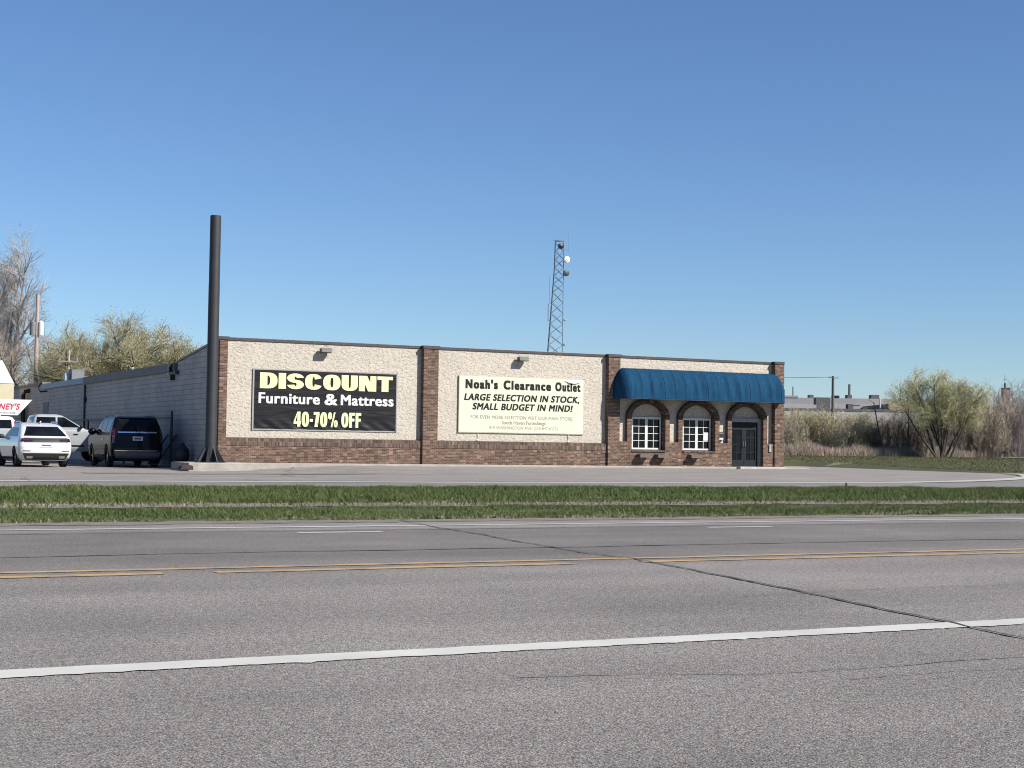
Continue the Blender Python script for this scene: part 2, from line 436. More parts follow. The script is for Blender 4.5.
def text_mesh(body, x0, x1, z0, z1, ypos, mat, name, parent, bold=.0, spacing=1.0, shear=0.0):
    """flat lettering in the plane y = ypos facing -Y, baseline at z0, capital height up to z1, spanning x0..x1.
    The weight comes from a few slightly shifted layers of the same outline, half a millimetre apart."""
    cu = bpy.data.curves.new('lettering', 'FONT'); cu.body = body; cu.size = 1; cu.space_character = spacing
    cu.resolution_u = 5
    ob = bpy.data.objects.new('tmp', cu); COL.objects.link(ob)
    bpy.context.view_layer.update()
    dg = bpy.context.evaluated_depsgraph_get()
    src = bpy.data.meshes.new_from_object(ob.evaluated_get(dg), depsgraph=dg)
    COL.objects.unlink(ob); bpy.data.objects.remove(ob)
    P = [tuple(v.co) for v in src.vertices]; F = [tuple(p.vertices) for p in src.polygons]
    xs = [p[0] for p in P]; lo, hi = min(xs)-bold, max(xs)+bold; hz = bold*.55; capz = .69
    offs = [(0, 0)]
    if bold: offs = [(a*bold, c*hz) for a in (-1, -.5, 0, .5, 1) for c in (-1, 0, 1)] if bold > .02 else [(-bold, 0), (0, 0), (bold, 0)]
    m = MB()
    for k, (ox, oz) in enumerate(offs):
        V = []
        for x, y, _ in P:
            zz = (y+oz+hz)/(capz+2*hz)*(z1-z0)
            V.append((x0+(x+ox-lo)/(hi-lo)*(x1-x0)+shear*zz, ypos-.0004*k, z0+zz))
        m.add(V, F)
    return m.build(name, mat, parent)

def smooth01(t): t = max(0., min(1., t)); return t*t*(3-2*t)

# ------------------------------------------------------------------ ground heights
def lot_z(x, y):
    k = smooth01((y-32)/22.)
    side = smooth01((21-x)/5.5)
    return -.02 + k*(-.05-.22*side)
def lot_right(y):                     # right edge of the lot as a function of y
    return 48.6+(45.4-48.6)*max(-1, min(1.5, (60-y)/15.))
def land_z(x, y):
    """natural ground"""
    s = Vector((x, y)).length
    up = .42*smooth01((s-62)/30.)*smooth01((x-43)/10.)
    far = .42*smooth01((s-110)/80.)
    return max(up, far)-.03
def in_lot(x, y): return 26 < y < 112 and x < lot_right(y)+.6

# ------------------------------------------------------------------ ground, road, lot, verge
mb = MB()
xs = [-1500,-800,-400,-200,-120,-80,-60]+list(np.arange(-50, 140, 2.5))+[150,170,200,260,400,800,1500]
ys = [-1500,-600,-200,-80,-40,-20,-12]+list(np.arange(-10, 130, 2.5))+[140,160,200,260,400,800,1600,3000]
def gz(x, y):
    z = land_z(x, y)
    if y < 29: z = -.12
    if in_lot(x, y): z = min(z, -.6)
    return z
mb.grid(lambda u, v: (u, v, gz(u, v)), xs, ys)
struct(mb.build('ground', 'ground', smooth=True))

mb = MB(); mb.grid(lambda u, v: (u, v, 0), list(np.arange(-300, 401, 20)), [-4.0, 14.85])
struct(mb.build('road', 'road'))

def line_strip(name, mat, ya, yb, x0, x1, step, jit, z=.004, seed=1, skips=(), rag=0):
    r = random.Random(seed); mb = MB()
    n = int((x1-x0)/step); prev = None; a = b = 0
    for i in range(n+1):
        x = x0+i*step
        a = a*.6+r.gauss(0, jit); b = b*.6+r.gauss(0, jit*.7)
        cur = [(x, ya+a+(r.gauss(0, rag)-(r.random() < .04)*.02 if rag else 0), z), (x, yb+b, z)]
        if prev and not any(s0 < x < s1 for s0, s1 in skips):
            mb.add([prev[0], cur[0], cur[1], prev[1]], [(0,1,2,3)])
        prev = cur
    return struct(mb.build(name, mat))
line_strip('white_edge_line', 'white_line', 5.355, 5.535, -30, 90, .028, .0035, seed=3, rag=.004)
line_strip('yellow_line', 'yellow', 9.14, 9.26, -60, 160, .08, .006, seed=4, skips=((2.34, 2.65), (5.19, 5.70)))
line_strip('yellow_line', 'yellow', 9.46, 9.56, -60, 160, .08, .006, seed=5)
line_strip('white_edge_line', 'white_far', 13.82, 13.94, -80, 200, .2, .006, seed=6)
for k in range(-4, 6):
    line_strip('white_dash', 'white_far', 12.92, 13.05, 4.46+4.31*k, 5.32+4.31*k, .08, .005, seed=20+k)

def crack(name, pts, w, jit, mat, seed, z=.006, seg=.08):
    r = random.Random(seed); P = [Vector((a, b, 0)) for a, b in pts]; out = []
    for a, b in zip(P, P[1:]):
        n = max(1, int((b-a).length/seg))
        out += [a.lerp(b, i/n) for i in range(n)]
    out.append(P[-1]); mb = MB(); prev = None; j = Vector((0, 0, 0))
    for i, p in enumerate(out):
        d = (out[min(i+1, len(out)-1)]-out[max(i-1, 0)]).normalized(); nn = Vector((-d.y, d.x, 0))
        j = j*.85+nn*r.gauss(0, jit); q = p+j; ww = w*r.uniform(.55, 1.35)
        cur = (q+nn*ww/2+Vector((0,0,z)), q-nn*ww/2+Vector((0,0,z)))
        if prev: mb.add([prev[1], cur[1], cur[0], prev[0]], [(0,1,2,3)])
        prev = cur
    return struct(mb.build(name, mat))
crack('sealed_crack', [(6.2, 14.8), (6.03, 13.4), (5.96, 12.35), (5.81, 11.47), (5.72, 10.05), (5.76, 9.47), (5.61, 8.35), (5.54, 7.91), (5.39, 7.02), (5.17, 5.98), (5.10, 5.55), (4.99, 4.96), (4.8, 3.8), (4.5, 2.2)], .024, .006, 'tar', 11)
crack('road_seam', [(-30, 13.28), (0, 13.26), (20, 13.22), (80, 13.25)], .034, .006, 'tar', 12, seg=.25)
crack('road_seam', [(-30, 10.85), (0, 10.80), (12, 10.66), (60, 10.7)], .05, .014, 'crack', 13, seg=.2)
crack('road_crack', [(2.41, 4.74), (2.76, 4.67), (3.24, 4.52), (3.72, 4.48), (4.13, 4.52), (4.6, 4.49), (7, 4.55)], .009, .006, 'crack', 14, seg=.05)
crack('road_crack', [(3.5, 4.28), (4.0, 4.31), (4.3, 4.27)], .006, .006, 'crack', 15, seg=.05)
crack('road_crack', [(4.9, 6.9), (6.0, 7.0), (8.4, 6.95)], .008, .008, 'crack', 16, seg=.06)

# verge: two grass strips with a worn path between
def sheet(name, mat, x0, x1, y0, y1, z, jit=0, seed=1, dx=.5):
    r = random.Random(seed); mb = MB(); U = list(np.arange(x0, x1+.01, dx))
    ja = [r.gauss(0, jit) for _ in U]; jb = [r.gauss(0, jit) for _ in U]
    V = [(x, y0+a, z) for x, a in zip(U, ja)]+[(x, y1+b, z) for x, b in zip(U, jb)]; n = len(U)
    mb.add(V, [(i, i+1, n+i+1, n+i) for i in range(n-1)])
    return struct(mb.build(name, mat))
sheet('verge_soil', 'soil', -80, 160, 14.70, 27.2, -.012)
sheet('path', 'dirt', -80, 160, 18.35, 19.42, -.004, .07, 5)
sheet('road_shoulder', 'dirt', -80, 160, 14.55, 15.02, .004, .05, 6, .25)
sheet('frontage_road', 'frontage', -80, 160, 26.45, 31.2, -.004)

# parking lot (a gently falling sheet)
mb = MB()
LX = list(np.arange(-60, 8, 4.))+list(np.arange(8, 26, .75))+list(np.arange(26, 45, 2.))
LY = list(np.arange(30.4, 62, 1.2))+list(np.arange(62, 112, 4.))
def lotpt(u, v):
    x = u if u < 44 else lot_right(v)
    return (x, v, lot_z(x, v))
us = LX+[lot_right(40)+5]
mb.grid(lambda u, v: (lot_right(v) if u == us[-1] else u, v, lot_z(u, v)), us, LY)
struct(mb.build('parking_lot', 'lot', smooth=True))

# pale concrete gutter along the frontage road, curving into the lot entrance at the right
arc = [(-60, 30.1), (-20, 30.0), (4.4, 29.94), (14.5, 29.55), (22, 30.0), (26.4, 30.5), (29.4, 31.5), (32.4, 33.2), (35.9, 35.7), (39.5, 38.8), (42.6, 42.2), (44.6, 44.9)]
mb = MB(); prev = None
for i, (a, b) in enumerate(arc):
    p = Vector((a, b, 0)); d = (Vector(arc[min(i+1, len(arc)-1)])-Vector(arc[max(i-1, 0)])).normalized()
    nn = Vector((-d.y, d.x, 0)); w = .62 if a < 26 else .7
    zz = .003 if b < 31 else lot_z(a, b)+.034
    cur = (p+nn*w/2+Vector((0,0,zz)), p-nn*w/2+Vector((0,0,zz)))
    if prev: mb.add([prev[1], cur[1], cur[0], prev[0]], [(0,1,2,3)])
    prev = cur
struct(mb.build('gutter', 'kerb'))
# driveway apron to the right of the curved gutter
mb = MB(); E = [(26.4, 30.9), (29.4, 31.5), (32.4, 33.2), (35.9, 35.7), (39.5, 38.8), (42.6, 42.2), (44.6, 44.9)]
for (a0, b0), (a1, b1) in zip(E, E[1:]):
    mb.add([(a0, b0, lot_z(30, b0)+.018), (80, b0, lot_z(30, b0)+.018), (80, b1, lot_z(30, b1)+.018), (a1, b1, lot_z(30, b1)+.018)], [(0,1,2,3)])
struct(mb.build('driveway', 'frontage'))
# expansion joints and stains on the lot
crack('lot_crack', [(12.0, 33.5), (12.3, 36), (13.4, 40), (16, 47)], .05, .02, 'crack', 31, z=.01, seg=.4)
for i, (a, b) in enumerate([((9.5, 29.9), (10.1, 33)), ((14.8, 29.6), (15.2, 32.6)), ((19.2, 29.9), (19.8, 33)), ((26.2, 30.4), (26.0, 33.5)), ((5, 30), (5.3, 32.5))]):
    crack('lot_crack', [a, b], .035, .01, 'crack', 40+i, z=.016, seg=.3)

crack('lot_crack', [(6, 50.5), (12, 50.2), (20, 50.6), (30, 50.4), (43, 50.5)], .045, .02, 'crack', 51, z=.012, seg=.5)
crack('lot_crack', [(4, 41.5), (8, 41.8), (15, 41.3), (26, 41.6), (40, 41.4)], .06, .03, 'crack', 52, z=.012, seg=.5)
crack('lot_crack', [(17.5, 54.6), (18.2, 48), (17.6, 42), (18.5, 36)], .05, .03, 'crack', 53, z=.012, seg=.5)
mb = MB(); mb.grid(lambda u, v: (9.5+u*8.2+.3*math.sin(v*9), 43.0+v*6.4+.25*math.sin(u*11), lot_z(9.5+u*8.2, 43.0+v*6.4)+.008), [i/16 for i in range(17)], [i/10 for i in range(11)])
struct(mb.build('asphalt_patch', 'frontage'))
# concrete walk along the facade and the pole's pad
mb = MB(); mb.box(17.0, 42.7, 55.15, Y0+.03, -.35, -.005)
struct(mb.build('sidewalk', 'concrete', bevel=.015))
mb = MB(); mb.box(14.55, 16.995, 54.4, Y0+.6, -.45, .01)
struct(mb.build('pole_pad', 'concrete', bevel=.03))
mb = MB(); mb.box(38.8, 41.2, 54.9, 55.145, -.3, .02)
struct(mb.build('door_step', 'kerb', bevel=.01))

# lawn right of the lot
mb = MB()
def lawn_z(x, y): return max(land_z(x, y), -.03)+.035
def lawn_a(u, v):
    x0 = lot_right(v)
    if u == 0: return (x0-.25, v, lot_z(x0, v)-.06)
    x = x0+.05+u*54; return (x, v, lawn_z(x, v))
mb.grid(lawn_a, list(np.linspace(0, 1, 40)), list(np.arange(43, 66.4, 1.2)))
def lawn_b(u, v):
    x = 42.3+u*64; return (x, v, -.4 if v < 65.39 else lawn_z(x, v)-(.012 if v < 67 else 0))
mb.grid(lawn_b, list(np.linspace(0, 1, 44)), [65.38]+list(np.arange(65.4, 84, 1.2)))
struct(mb.build('lawn', 'lawn', smooth=True))
mb = MB()
for a, b in (((70.0, 70.3), (112, 70.8)),):
    U = np.linspace(0, 1, 24)
    def pth(u, v):
        x = a[0]+(b[0]-a[0])*u; y = a[1]+(b[1]-a[1])*u+v*6.0*min(1, .2+u*6)
        return (x, y, max(land_z(x, y), -.03)+.11)
    mb.grid(pth, list(U), [0, 1])
struct(mb.build('path', 'kerb'))

# ------------------------------------------------------------------ grass
def blades(name, mat, X, Y, Z, h, w, lean, rng):
    n = len(X); ang = rng.uniform(0, 2*math.pi, n); dirx, diry = np.cos(ang), np.sin(ang)
    la = rng.uniform(0, 2*math.pi, n); lx, ly = np.cos(la)*lean*h, np.sin(la)*lean*h
    V = np.empty((n, 5, 3), np.float32)
    V[:,0] = np.stack([X-dirx*w/2, Y-diry*w/2, Z], 1); V[:,1] = np.stack([X+dirx*w/2, Y+diry*w/2, Z], 1)
    V[:,2] = np.stack([X-dirx*w*.42+lx*.35, Y-diry*w*.42+ly*.35, Z+h*.55], 1); V[:,3] = np.stack([X+dirx*w*.42+lx*.35, Y+diry*w*.42+ly*.35, Z+h*.55], 1)
    V[:,4] = np.stack([X+lx, Y+ly, Z+h], 1)
    b = (np.arange(n)*5)[:,None]
    F = np.concatenate([b+np.array([0,1,3]), b+np.array([0,3,2]), b+np.array([2,3,4])], 0)
    o = bpy.data.objects.new(name, fast_mesh(name, V.reshape(-1, 3), F, mat)); COL.objects.link(o)
    return stuff(o)

rng = np.random.default_rng(5)
def clump(X, Y, s=1.0):
    return (np.sin(X*3.1*s+np.sin(Y*2.3*s)*2)+np.sin(Y*4.3*s+np.sin(X*1.7*s)*2.2)+np.sin(X*.9*s+Y*1.3*s))/3
def strip(x0a, x1a, y0, y1, dens, hmin, hmax, jit):
    area = (x1a-x0a)*(y1-y0); n = int(area*dens)
    X = rng.uniform(x0a, x1a, n); Y = rng.uniform(y0, y1, n)
    e0 = y0+jit*(.5+.5*np.sin(X*2.9)*np.sin(X*1.13+1)+.4*np.sin(X*9.7)); e1 = y1-jit*(.5+.5*np.sin(X*2.3+2)*np.sin(X*.83)+.4*np.sin(X*8.1))
    keep = (Y > e0) & (Y < e1); X, Y = X[keep], Y[keep]
    c = clump(X, Y)+.6*clump(X*.31+4, Y*.5+2)
    kp = rng.random(len(X)) < .80+.5*c
    X, Y, c = X[kp], Y[kp], c[kp]; keep = np.flatnonzero(keep)[kp]
    h = (hmin+(hmax-hmin)*rng.random(len(X))**1.4)*(1+.45*c)
    edge = np.minimum(1, np.minimum(Y-e0[keep], e1[keep]-Y)/.35+.45)
    return X, Y, h*edge
X, Y, h = strip(-6, 24, 15.0, 18.45, 2300, .012, .036, .34)
blades('verge_grass', 'grass', X, Y, np.full(len(X), -.012), h, rng.uniform(.0045, .0075, len(X)), .8, rng)
tag(bpy.data.objects['verge_grass'], 'green grass strip between the road shoulder and the worn path', 'grass')
X, Y, h = strip(-8, 42, 19.3, 26.6, 1350, .022, .068, .26)
o = blades('verge_grass', 'grass', X, Y, np.full(len(X), -.012), h, rng.uniform(.006, .0095, len(X)), .75, rng)
tag(o, 'wider green grass strip between the worn path and the frontage road', 'grass')
# scruffy dry blades at the road edge and along the path
X, Y, h = strip(-6, 26, 14.76, 15.7, 1300, .012, .045, .40)
o = blades('edge_grass', 'grass_edge', X, Y, np.full(len(X), -.005), h, rng.uniform(.006, .011, len(X)), .8, rng)
tag(o, 'scruffy half dead grass along the edge of the road shoulder', 'grass')
X, Y, h = strip(-6, 30, 18.2, 19.6, 420, .015, .05, .2)
o = blades('path_grass', 'grass_edge', X, Y, np.full(len(X), -.006), h, rng.uniform(.008, .012, len(X)), .8, rng)
tag(o, 'sparse dry blades growing in the worn path between the grass strips', 'grass')
# lawn blades
n = 110000
X = rng.uniform(42.4, 84, n); Y = rng.uniform(44, 75, n)
lr = np.array([lot_right(y) for y in Y]); k = np.where(Y < 66, X > lr+.05, X > 42.5); X, Y = X[k], Y[k]
Z = np.array([max(land_z(a, b), -.03) for a, b in zip(X, Y)])+.03
o = blades('lawn_blades', 'lawn_grass', X, Y, Z, rng.uniform(.02, .05, len(X)), rng.uniform(.02, .035, len(X)), .8, rng)
tag(o, 'short mown grass on the lawn right of the parking lot', 'grass')
# tan dry grass at the foot of the thicket
n = 70000
t = rng.random(n); X = 56.5+t*34+rng.normal(0, .3, n); Y = 76.2-t*.5+rng.gamma(1.6, 1.0, n)-1.2
c = clump(X, Y, .6); Z = np.array([max(land_z(a, b), -.03) for a, b in zip(X, Y)])
h = (.25+.75*rng.random(n)**1.5)*(1+.5*c)*np.where(X < 66, 1.0, .8)
o = blades('dry_grass', 'dry_grass', X, Y, Z, h*.85, rng.uniform(.012, .026, n), .45, rng)
tag(o, 'tall dry tan grass at the foot of the bare thicket', 'dry grass')

# ------------------------------------------------------------------ the store
store = thing('store_building', 'long single storey store with cream stucco panels, brown brick pilasters and grey block side wall', 'store', (16.15, Y0, 0))
def part(name, mats, fn, parent=store, **kw):
    mb = MB(); fn(mb); return mb.build(name, mats, parent, **kw)
TOP = 4.60
for x0, x1 in ((16.15, 16.46), (24.47, 25.12), (33.0, 33.57), (41.64, 42.14)):
    part('pilaster', 'brick', lambda m: m.box(x0, x1, Y0, Y0+.5, -.3, TOP), bevel=.008)
for x0, x1 in ((16.46, 24.47), (25.12, 33.0)):
    part('stucco_panel', 'stucco', lambda m: m.box(x0, x1, Y0+.25, Y0+.5, .95, TOP))
    part('brick_base', 'brick', lambda m: m.box(x0, x1, Y0+.10, Y0+.5, -.3, .64))
    part('brick_ledge', 'brick_soldier', lambda m: m.prism_x([(Y0+.085, .64), (Y0+.5, .64), (Y0+.5, .95), (Y0+.24, .95), (Y0+.085, .92)], x0, x1))
# entrance bay: brick arches in front of stucco
CX = (35.06, 37.64, 40.22); AO, AI = 1.07, .85; ZS = 2.07; BO, BI = .80, .60; ZT = 2.97
def arcpts(cx, a, b, n=28): return [(cx+a*math.cos(math.pi*i/n), ZS+b*math.sin(math.pi*i/n)) for i in range(n+1)]
def bay(m):
    m.box(33.57, 41.64, Y0+.25, Y0+.62, ZT, TOP)
    edges = [33.57]+[e for c in CX for e in (c-AO, c+AO)]+[41.64]
    for i in range(0, 8, 2): m.box(edges[i], edges[i+1], Y0+.25, Y0+.62, 1.03, ZT)
    for c in CX:
        m.prism_y([(c+AO, ZT), (c-AO, ZT)]+arcpts(c, AO, BO)[::-1], Y0+.25, Y0+.62)
part('stucco_panel', 'stucco', bay)
edges = [33.57]+[e for c in CX for e in (c-AO, c+AO)]+[41.64]
def lower(m):
    for i in range(0, 6, 2): m.box(edges[i], edges[i+1], Y0+.07, Y0+.62, -.3, 1.03)
    for c in CX[:2]: m.box(c-AI, c+AI, Y0+.07, Y0+.62, -.3, .60)
part('brick_base', 'brick', lower)
part('brick_base', 'brick', lambda m: m.box(edges[6], edges[7], Y0+.07, Y0+.62, -.3, 1.03))
for c in CX:
    def arch(m):
        o_, i_ = arcpts(c, AO, BO), arcpts(c, AI, BI)
        n = len(o_)
        V = [(x, y, z) for y in (Y0+.06, Y0+.42) for ring in (o_, i_) for x, z in ring]
        F = []
        for k in range(n-1):
            F += [(k+1, k, n+k, n+k+1), (2*n+k, 2*n+k+1, 3*n+k+1, 3*n+k), (k, k+1, 2*n+k+1, 2*n+k), (n+k+1, n+k, 3*n+k, 3*n+k+1)]
        m.add(V, F)
    a = part('brick_arch', 'brick_arch', arch)
    for s in (-1, 1):
        xa, xb = sorted((c+s*AI, c+s*AO))
        part('brick_pier', 'brick', lambda m: m.box(xa, xb, Y0+.07, Y0+.62, -.3, ZS-.003))
    part('arch_infill', 'stucco', lambda m: m.prism_y([(c+AI, .0), ]+arcpts(c, AI+.02, BI+.02)+[(c-AI, .0)], Y0+.421, Y0+.60))
for i, c in enumerate(CX[:2]):
    part('window_sill', 'brick_soldier', lambda m: m.prism_x([(Y0+.03, .60), (Y0+.42, .60), (Y0+.42, .70), (Y0+.03, .66)], c-AI+.004, c+AI-.004))
    cw = c+.05; w0, w1, zb, zt = cw-.73, cw+.73, .705, 2.10
    def fr(m):
        ya, yb = Y0+.345, Y0+.42
        m.box(w0, w0+.06, ya, yb, zb, zt); m.box(w1-.06, w1, ya, yb, zb, zt)
        m.box(w0+.06, w1-.06, ya, yb, zb, zb+.07); m.box(w0+.06, w1-.06, ya, yb, zt-.09, zt)
        m.box(cw-.065, cw+.065, ya+.004, yb, zb+.07, zt-.09)
        for s0, s1 in ((w0+.06, cw-.065), (cw+.065, w1-.06)):
            mid = (s0+s1)/2
            m.box(mid-.012, mid+.012, ya+.018, yb, zb+.07, zt-.09)
            for k in range(1, 4):
                z = zb+.07+(zt-.09-zb-.07)*k/4
                m.box(s0, mid-.012, ya+.018, yb, z-.012, z+.012); m.box(mid+.012, s1, ya+.018, yb, z-.012, z+.012)
    wf = part('window', 'white_frame', fr)
    for s0, s1 in ((w0+.06, cw-.065), (cw+.065, w1-.06)):
        part('pane', 'pane', lambda m: m.box(s0, s1, Y0+.385, Y0+.39, zb+.07, zt-.09), parent=wf)
    if i == 1: part('paper_notice', 'paper', lambda m: m.box(cw+.36, cw+.62, Y0+.352, Y0+.356, zb+.42, zb+.78), parent=wf)
# double door
c = CX[2]
def dframe(m):
    ya, yb = Y0+.27, Y0+.42
    m.box(c-AI, c-AI+.10, ya, yb, 0, 1.98); m.box(c+AI-.13, c+AI, ya, yb, 0, 1.98); m.box(c-AI, c+AI, ya, yb, 1.98, 2.14)
part('door_frame', 'grey_trim', dframe)
d0, d1 = c-AI+.10, c+AI-.13; dm = (d0+d1)/2
part('transom', 'door', lambda m: m.box(d0, d1, Y0+.36, Y0+.42, 1.74, 1.98))
for s0, s1, sgn in ((d0, dm-.004, 1), (dm+.004, d1, -1)):
    def leaf(m):
        ya, yb = Y0+.35, Y0+.41
        m.box(s0, s0+.11, ya, yb, .03, 1.735); m.box(s1-.11, s1, ya, yb, .03, 1.735)
        m.box(s0+.11, s1-.11, ya, yb, .03, .30); m.box(s0+.11, s1-.11, ya, yb, 1.64, 1.735)
        mid = (s0+s1)/2; m.box(mid-.012, mid+.012, ya+.012, yb, .30, 1.64)
        for k in range(1, 4):
            z = .30+1.34*k/4; m.box(s0+.11, mid-.012, ya+.012, yb, z-.012, z+.012); m.box(mid+.012, s1-.11, ya+.012, yb, z-.012, z+.012)
    lf = part('door', 'door', leaf)
    part('pane', 'pane', lambda m: m.box(s0+.11, s1-.11, Y0+.385, Y0+.39, .30, 1.64), parent=lf)
    hx = s1-.055 if sgn == 1 else s0+.055
    part('door_handle', 'chrome', lambda m: m.tube([(hx, Y0+.345, .86), (hx, Y0+.30, .88), (hx, Y0+.30, 1.12), (hx, Y0+.345, 1.14)], .012, 8), parent=lf, smooth=True)
# parapet cap, side wall, roof
part('parapet_cap', 'cap', lambda m: m.box(16.12, 42.09, Y0+.215, Y0+.62, TOP, TOP+.12), bevel=.01)
for x0, x1 in ((16.10, 16.50), (24.43, 25.16), (32.96, 33.61), (41.60, 42.13)):
    part('pilaster_cap', 'cap', lambda m: m.box(x0, x1, Y0-.035, Y0+.212, TOP+.002, TOP+.123))
SX = 16.2; YE = 106.0
part('side_wall', 'block', lambda m: m.prism_x([(Y0+.5, -.6), (YE, -.6), (YE, 3.98), (93.2, 3.98), (93.2, 3.72), (62.6, 3.64), (62.6, 4.0), (Y0+.62, TOP-.05), (Y0+.5, TOP-.05)], SX, SX+.3))
part('sloped_cap', 'cap', lambda m: m.prism_x([(Y0+.62, TOP-.05), (62.7, 4.0), (62.7, 4.07), (Y0+.62, TOP+.04)], SX-.05, SX+.35))
part('fascia', 'fascia', lambda m: m.box(SX-.12, SX+.4, 62.75, 81.2, 3.63, 3.99))
part('fascia', 'blue_fascia', lambda m: m.box(SX-.10, SX+.4, 81.25, 93.2, 3.68, 3.98))
part('fascia', 'fascia', lambda m: m.box(SX-.08, SX+.4, 93.25, YE, 3.96, 4.12))
part('roof', 'roofing', lambda m: m.add([(SX+.2, Y0+.6, 3.95), (42.0, Y0+.6, 3.95), (42.0, YE, 3.95), (SX+.2, YE, 3.95)], [(0,1,2,3)]))
part('back_wall', 'block', lambda m: m.box(SX+.3, 42.1, YE-.3, YE, -.6, 4.1))
part('side_wall', 'block', lambda m: m.box(41.8, 42.1, Y0+.63, YE-.3, -.6, 4.1))
# small fittings on the side wall
def box_vent(m):
    m.box(SX-.26, SX-.13, 63.0, 63.25, 3.62, 3.97); m.box(SX-.20, SX, 63.0, 63.2, 3.28, 3.50)
part('wall_vent', 'black_metal', box_vent)
part('vent_cover', 'galv', lambda m: m.box(SX-.28, SX-.002, 62.95, 63.3, 3.51, 3.58))
part('wall_lamp', 'lamp_grey', lambda m: m.box(SX-.18, SX, 62.3, 62.5, 3.5, 3.64))
part('conduit', 'black_metal', lambda m: m.tube([(SX-.06, 81.0, 3.6), (SX-.06, 81.0, .0)], .05, 8))
part('conduit_box', 'black_metal', lambda m: m.box(SX-.16, SX, 80.75, 81.25, 2.70, 2.95))
def dspout(m):
    m.tube([(SX, 97.9, 3.72), (SX-.25, 98.0, 3.66), (SX-.28, 98.6, 3.45), (SX-.22, 98.7, .0)], .13, 8)
part('downspout', 'black_metal', dspout)
part('wall_hook', 'black_metal', lambda m: m.tube([(SX, 92.0, 3.55), (SX-.35, 92.2, 3.5), (SX-.45, 92.4, 3.75), (SX-.3, 92.2, 4.05)], .05, 6))
part('wall_patch', 'fascia', lambda m: m.box(SX-.02, SX+.01, 91.5, 93.2, 1.2, 2.9))

# awning: barrel canvas with rounded ends
aw = thing('awning', 'blue canvas barrel awning over the arched entrance windows', 'awning', (33.2, Y0, 2.84))
AXL, AXR, AE, AP, AZB, AZS, AZT = 33.22, 41.88, .46, .78, 2.84, 3.10, 4.15
NR = 14
def aw_pt(s, t):
    """s along the width 0..1 with rounded ends, t: 0 bottom of valance .. 1 top at the wall"""
    if t < .2: phi = 0.; z = AZB+(AZS-AZB)*t/.2
    else: phi = (t-.2)/.8*math.pi/2; z = AZS+(AZT-AZS)*math.sin(phi)
    e, p = AE, AP
    c = math.cos(phi)
    Ltot = (AXR-AXL-2*e); q = .75
    S = s*(Ltot+2*q)
    if S < q: th = (S/q)*math.pi/2; x = AXL+e-e*c*math.cos(th); y = -p*c*math.sin(th)
    elif S > q+Ltot: th = (1-(S-q-Ltot)/q)*math.pi/2; x = AXR-e+e*c*math.cos(th); y = -p*c*math.sin(th)
    else:
        x = AXL+e+S-q; u = (S-q)/Ltot*NR; fr = u-math.floor(u)
        sag = (.050+.018*math.sin(math.floor(u)*2.4))*(4*fr*(1-fr))*math.sin(math.pi*min(1, t*1.1)); sag += .014*math.sin(fr*9+math.floor(u)*1.7)*max(0, 1-abs(t-.35)*2)
        y = -(p-sag)*c; z -= sag*.7*math.sin(phi)
    return (x, Y0-.002+y, z)
m = MB(); m.grid(aw_pt, [i/330 for i in range(331)], [i/26 for i in range(27)])
o = m.build('canvas', 'canvas', aw, smooth=True, angle=70)
sd = o.modifiers.new('thickness', 'SOLIDIFY'); sd.thickness = .012; sd.offset = 0
Ltot = (AXR-AXL-2*AE); q = .75
for k in range(NR+1):
    s = (q+Ltot*k/NR)/(Ltot+2*q)
    m = MB(); m.tube([Vector(aw_pt(min(.9999, s), t/24))+Vector((0, -.004, .003)) for t in range(1, 25)], .009, 6)
    m.build('rib', 'canvas_seam', aw, smooth=True)
m = MB(); m.tube([Vector(aw_pt(i/120, 0))+Vector((0,0,.0)) for i in range(121)], .016, 6); m.build('hem_bar', 'canvas_seam', aw, smooth=True)

# ------------------------------------------------------------------ signs on the facade
ban = thing('banner', 'black vinyl banner with pale yellow DISCOUNT lettering on the left stucco panel', 'sign', (20.4, Y0+.25, 1.25))
BX0, BX1, BZ0, BZ1 = 17.54, 23.42, 1.26, 3.56
yb = Y0+.245
m = MB()
rr = random.Random(2)
def ban_pt(u, v):
    x = BX0+.03+(BX1-BX0-.06)*u; z = BZ0+.03+(BZ1-BZ0-.06)*v
    dy = .010*math.sin(u*23+v*9)*math.exp(-((v-.1)/.14)**2)+.012*math.sin(u*61+v*30)*math.exp(-((v-.07)/.08)**2)
    return (x, yb-.035+dy, z)
m.grid(ban_pt, [i/140 for i in range(141)], [i/40 for i in range(41)]); m.build('vinyl_sheet', 'banner', ban, smooth=True)
m = MB()
m.box(BX0, BX1, yb-.03, yb, BZ0-.02, BZ0+.03); m.box(BX0, BX1, yb-.03, yb, BZ1-.03, BZ1+.015)
m.box(BX0-.03, BX0+.03, yb-.045, yb+.004, BZ0-.02, BZ1+.015); m.box(BX1-.03, BX1+.02, yb-.03, yb+.004, BZ0-.02, BZ1+.015)
m.build('edge_frame', 'alu', ban)
bw, bh = BX1-BX0, BZ1-BZ0
def bt(body, fx0, fx1, ft, fb, mat, **kw):
    text_mesh(body, BX0+bw*fx0, BX0+bw*fx1, BZ1-bh*fb, BZ1-bh*ft, yb-.052, mat, 'lettering', ban, **kw)

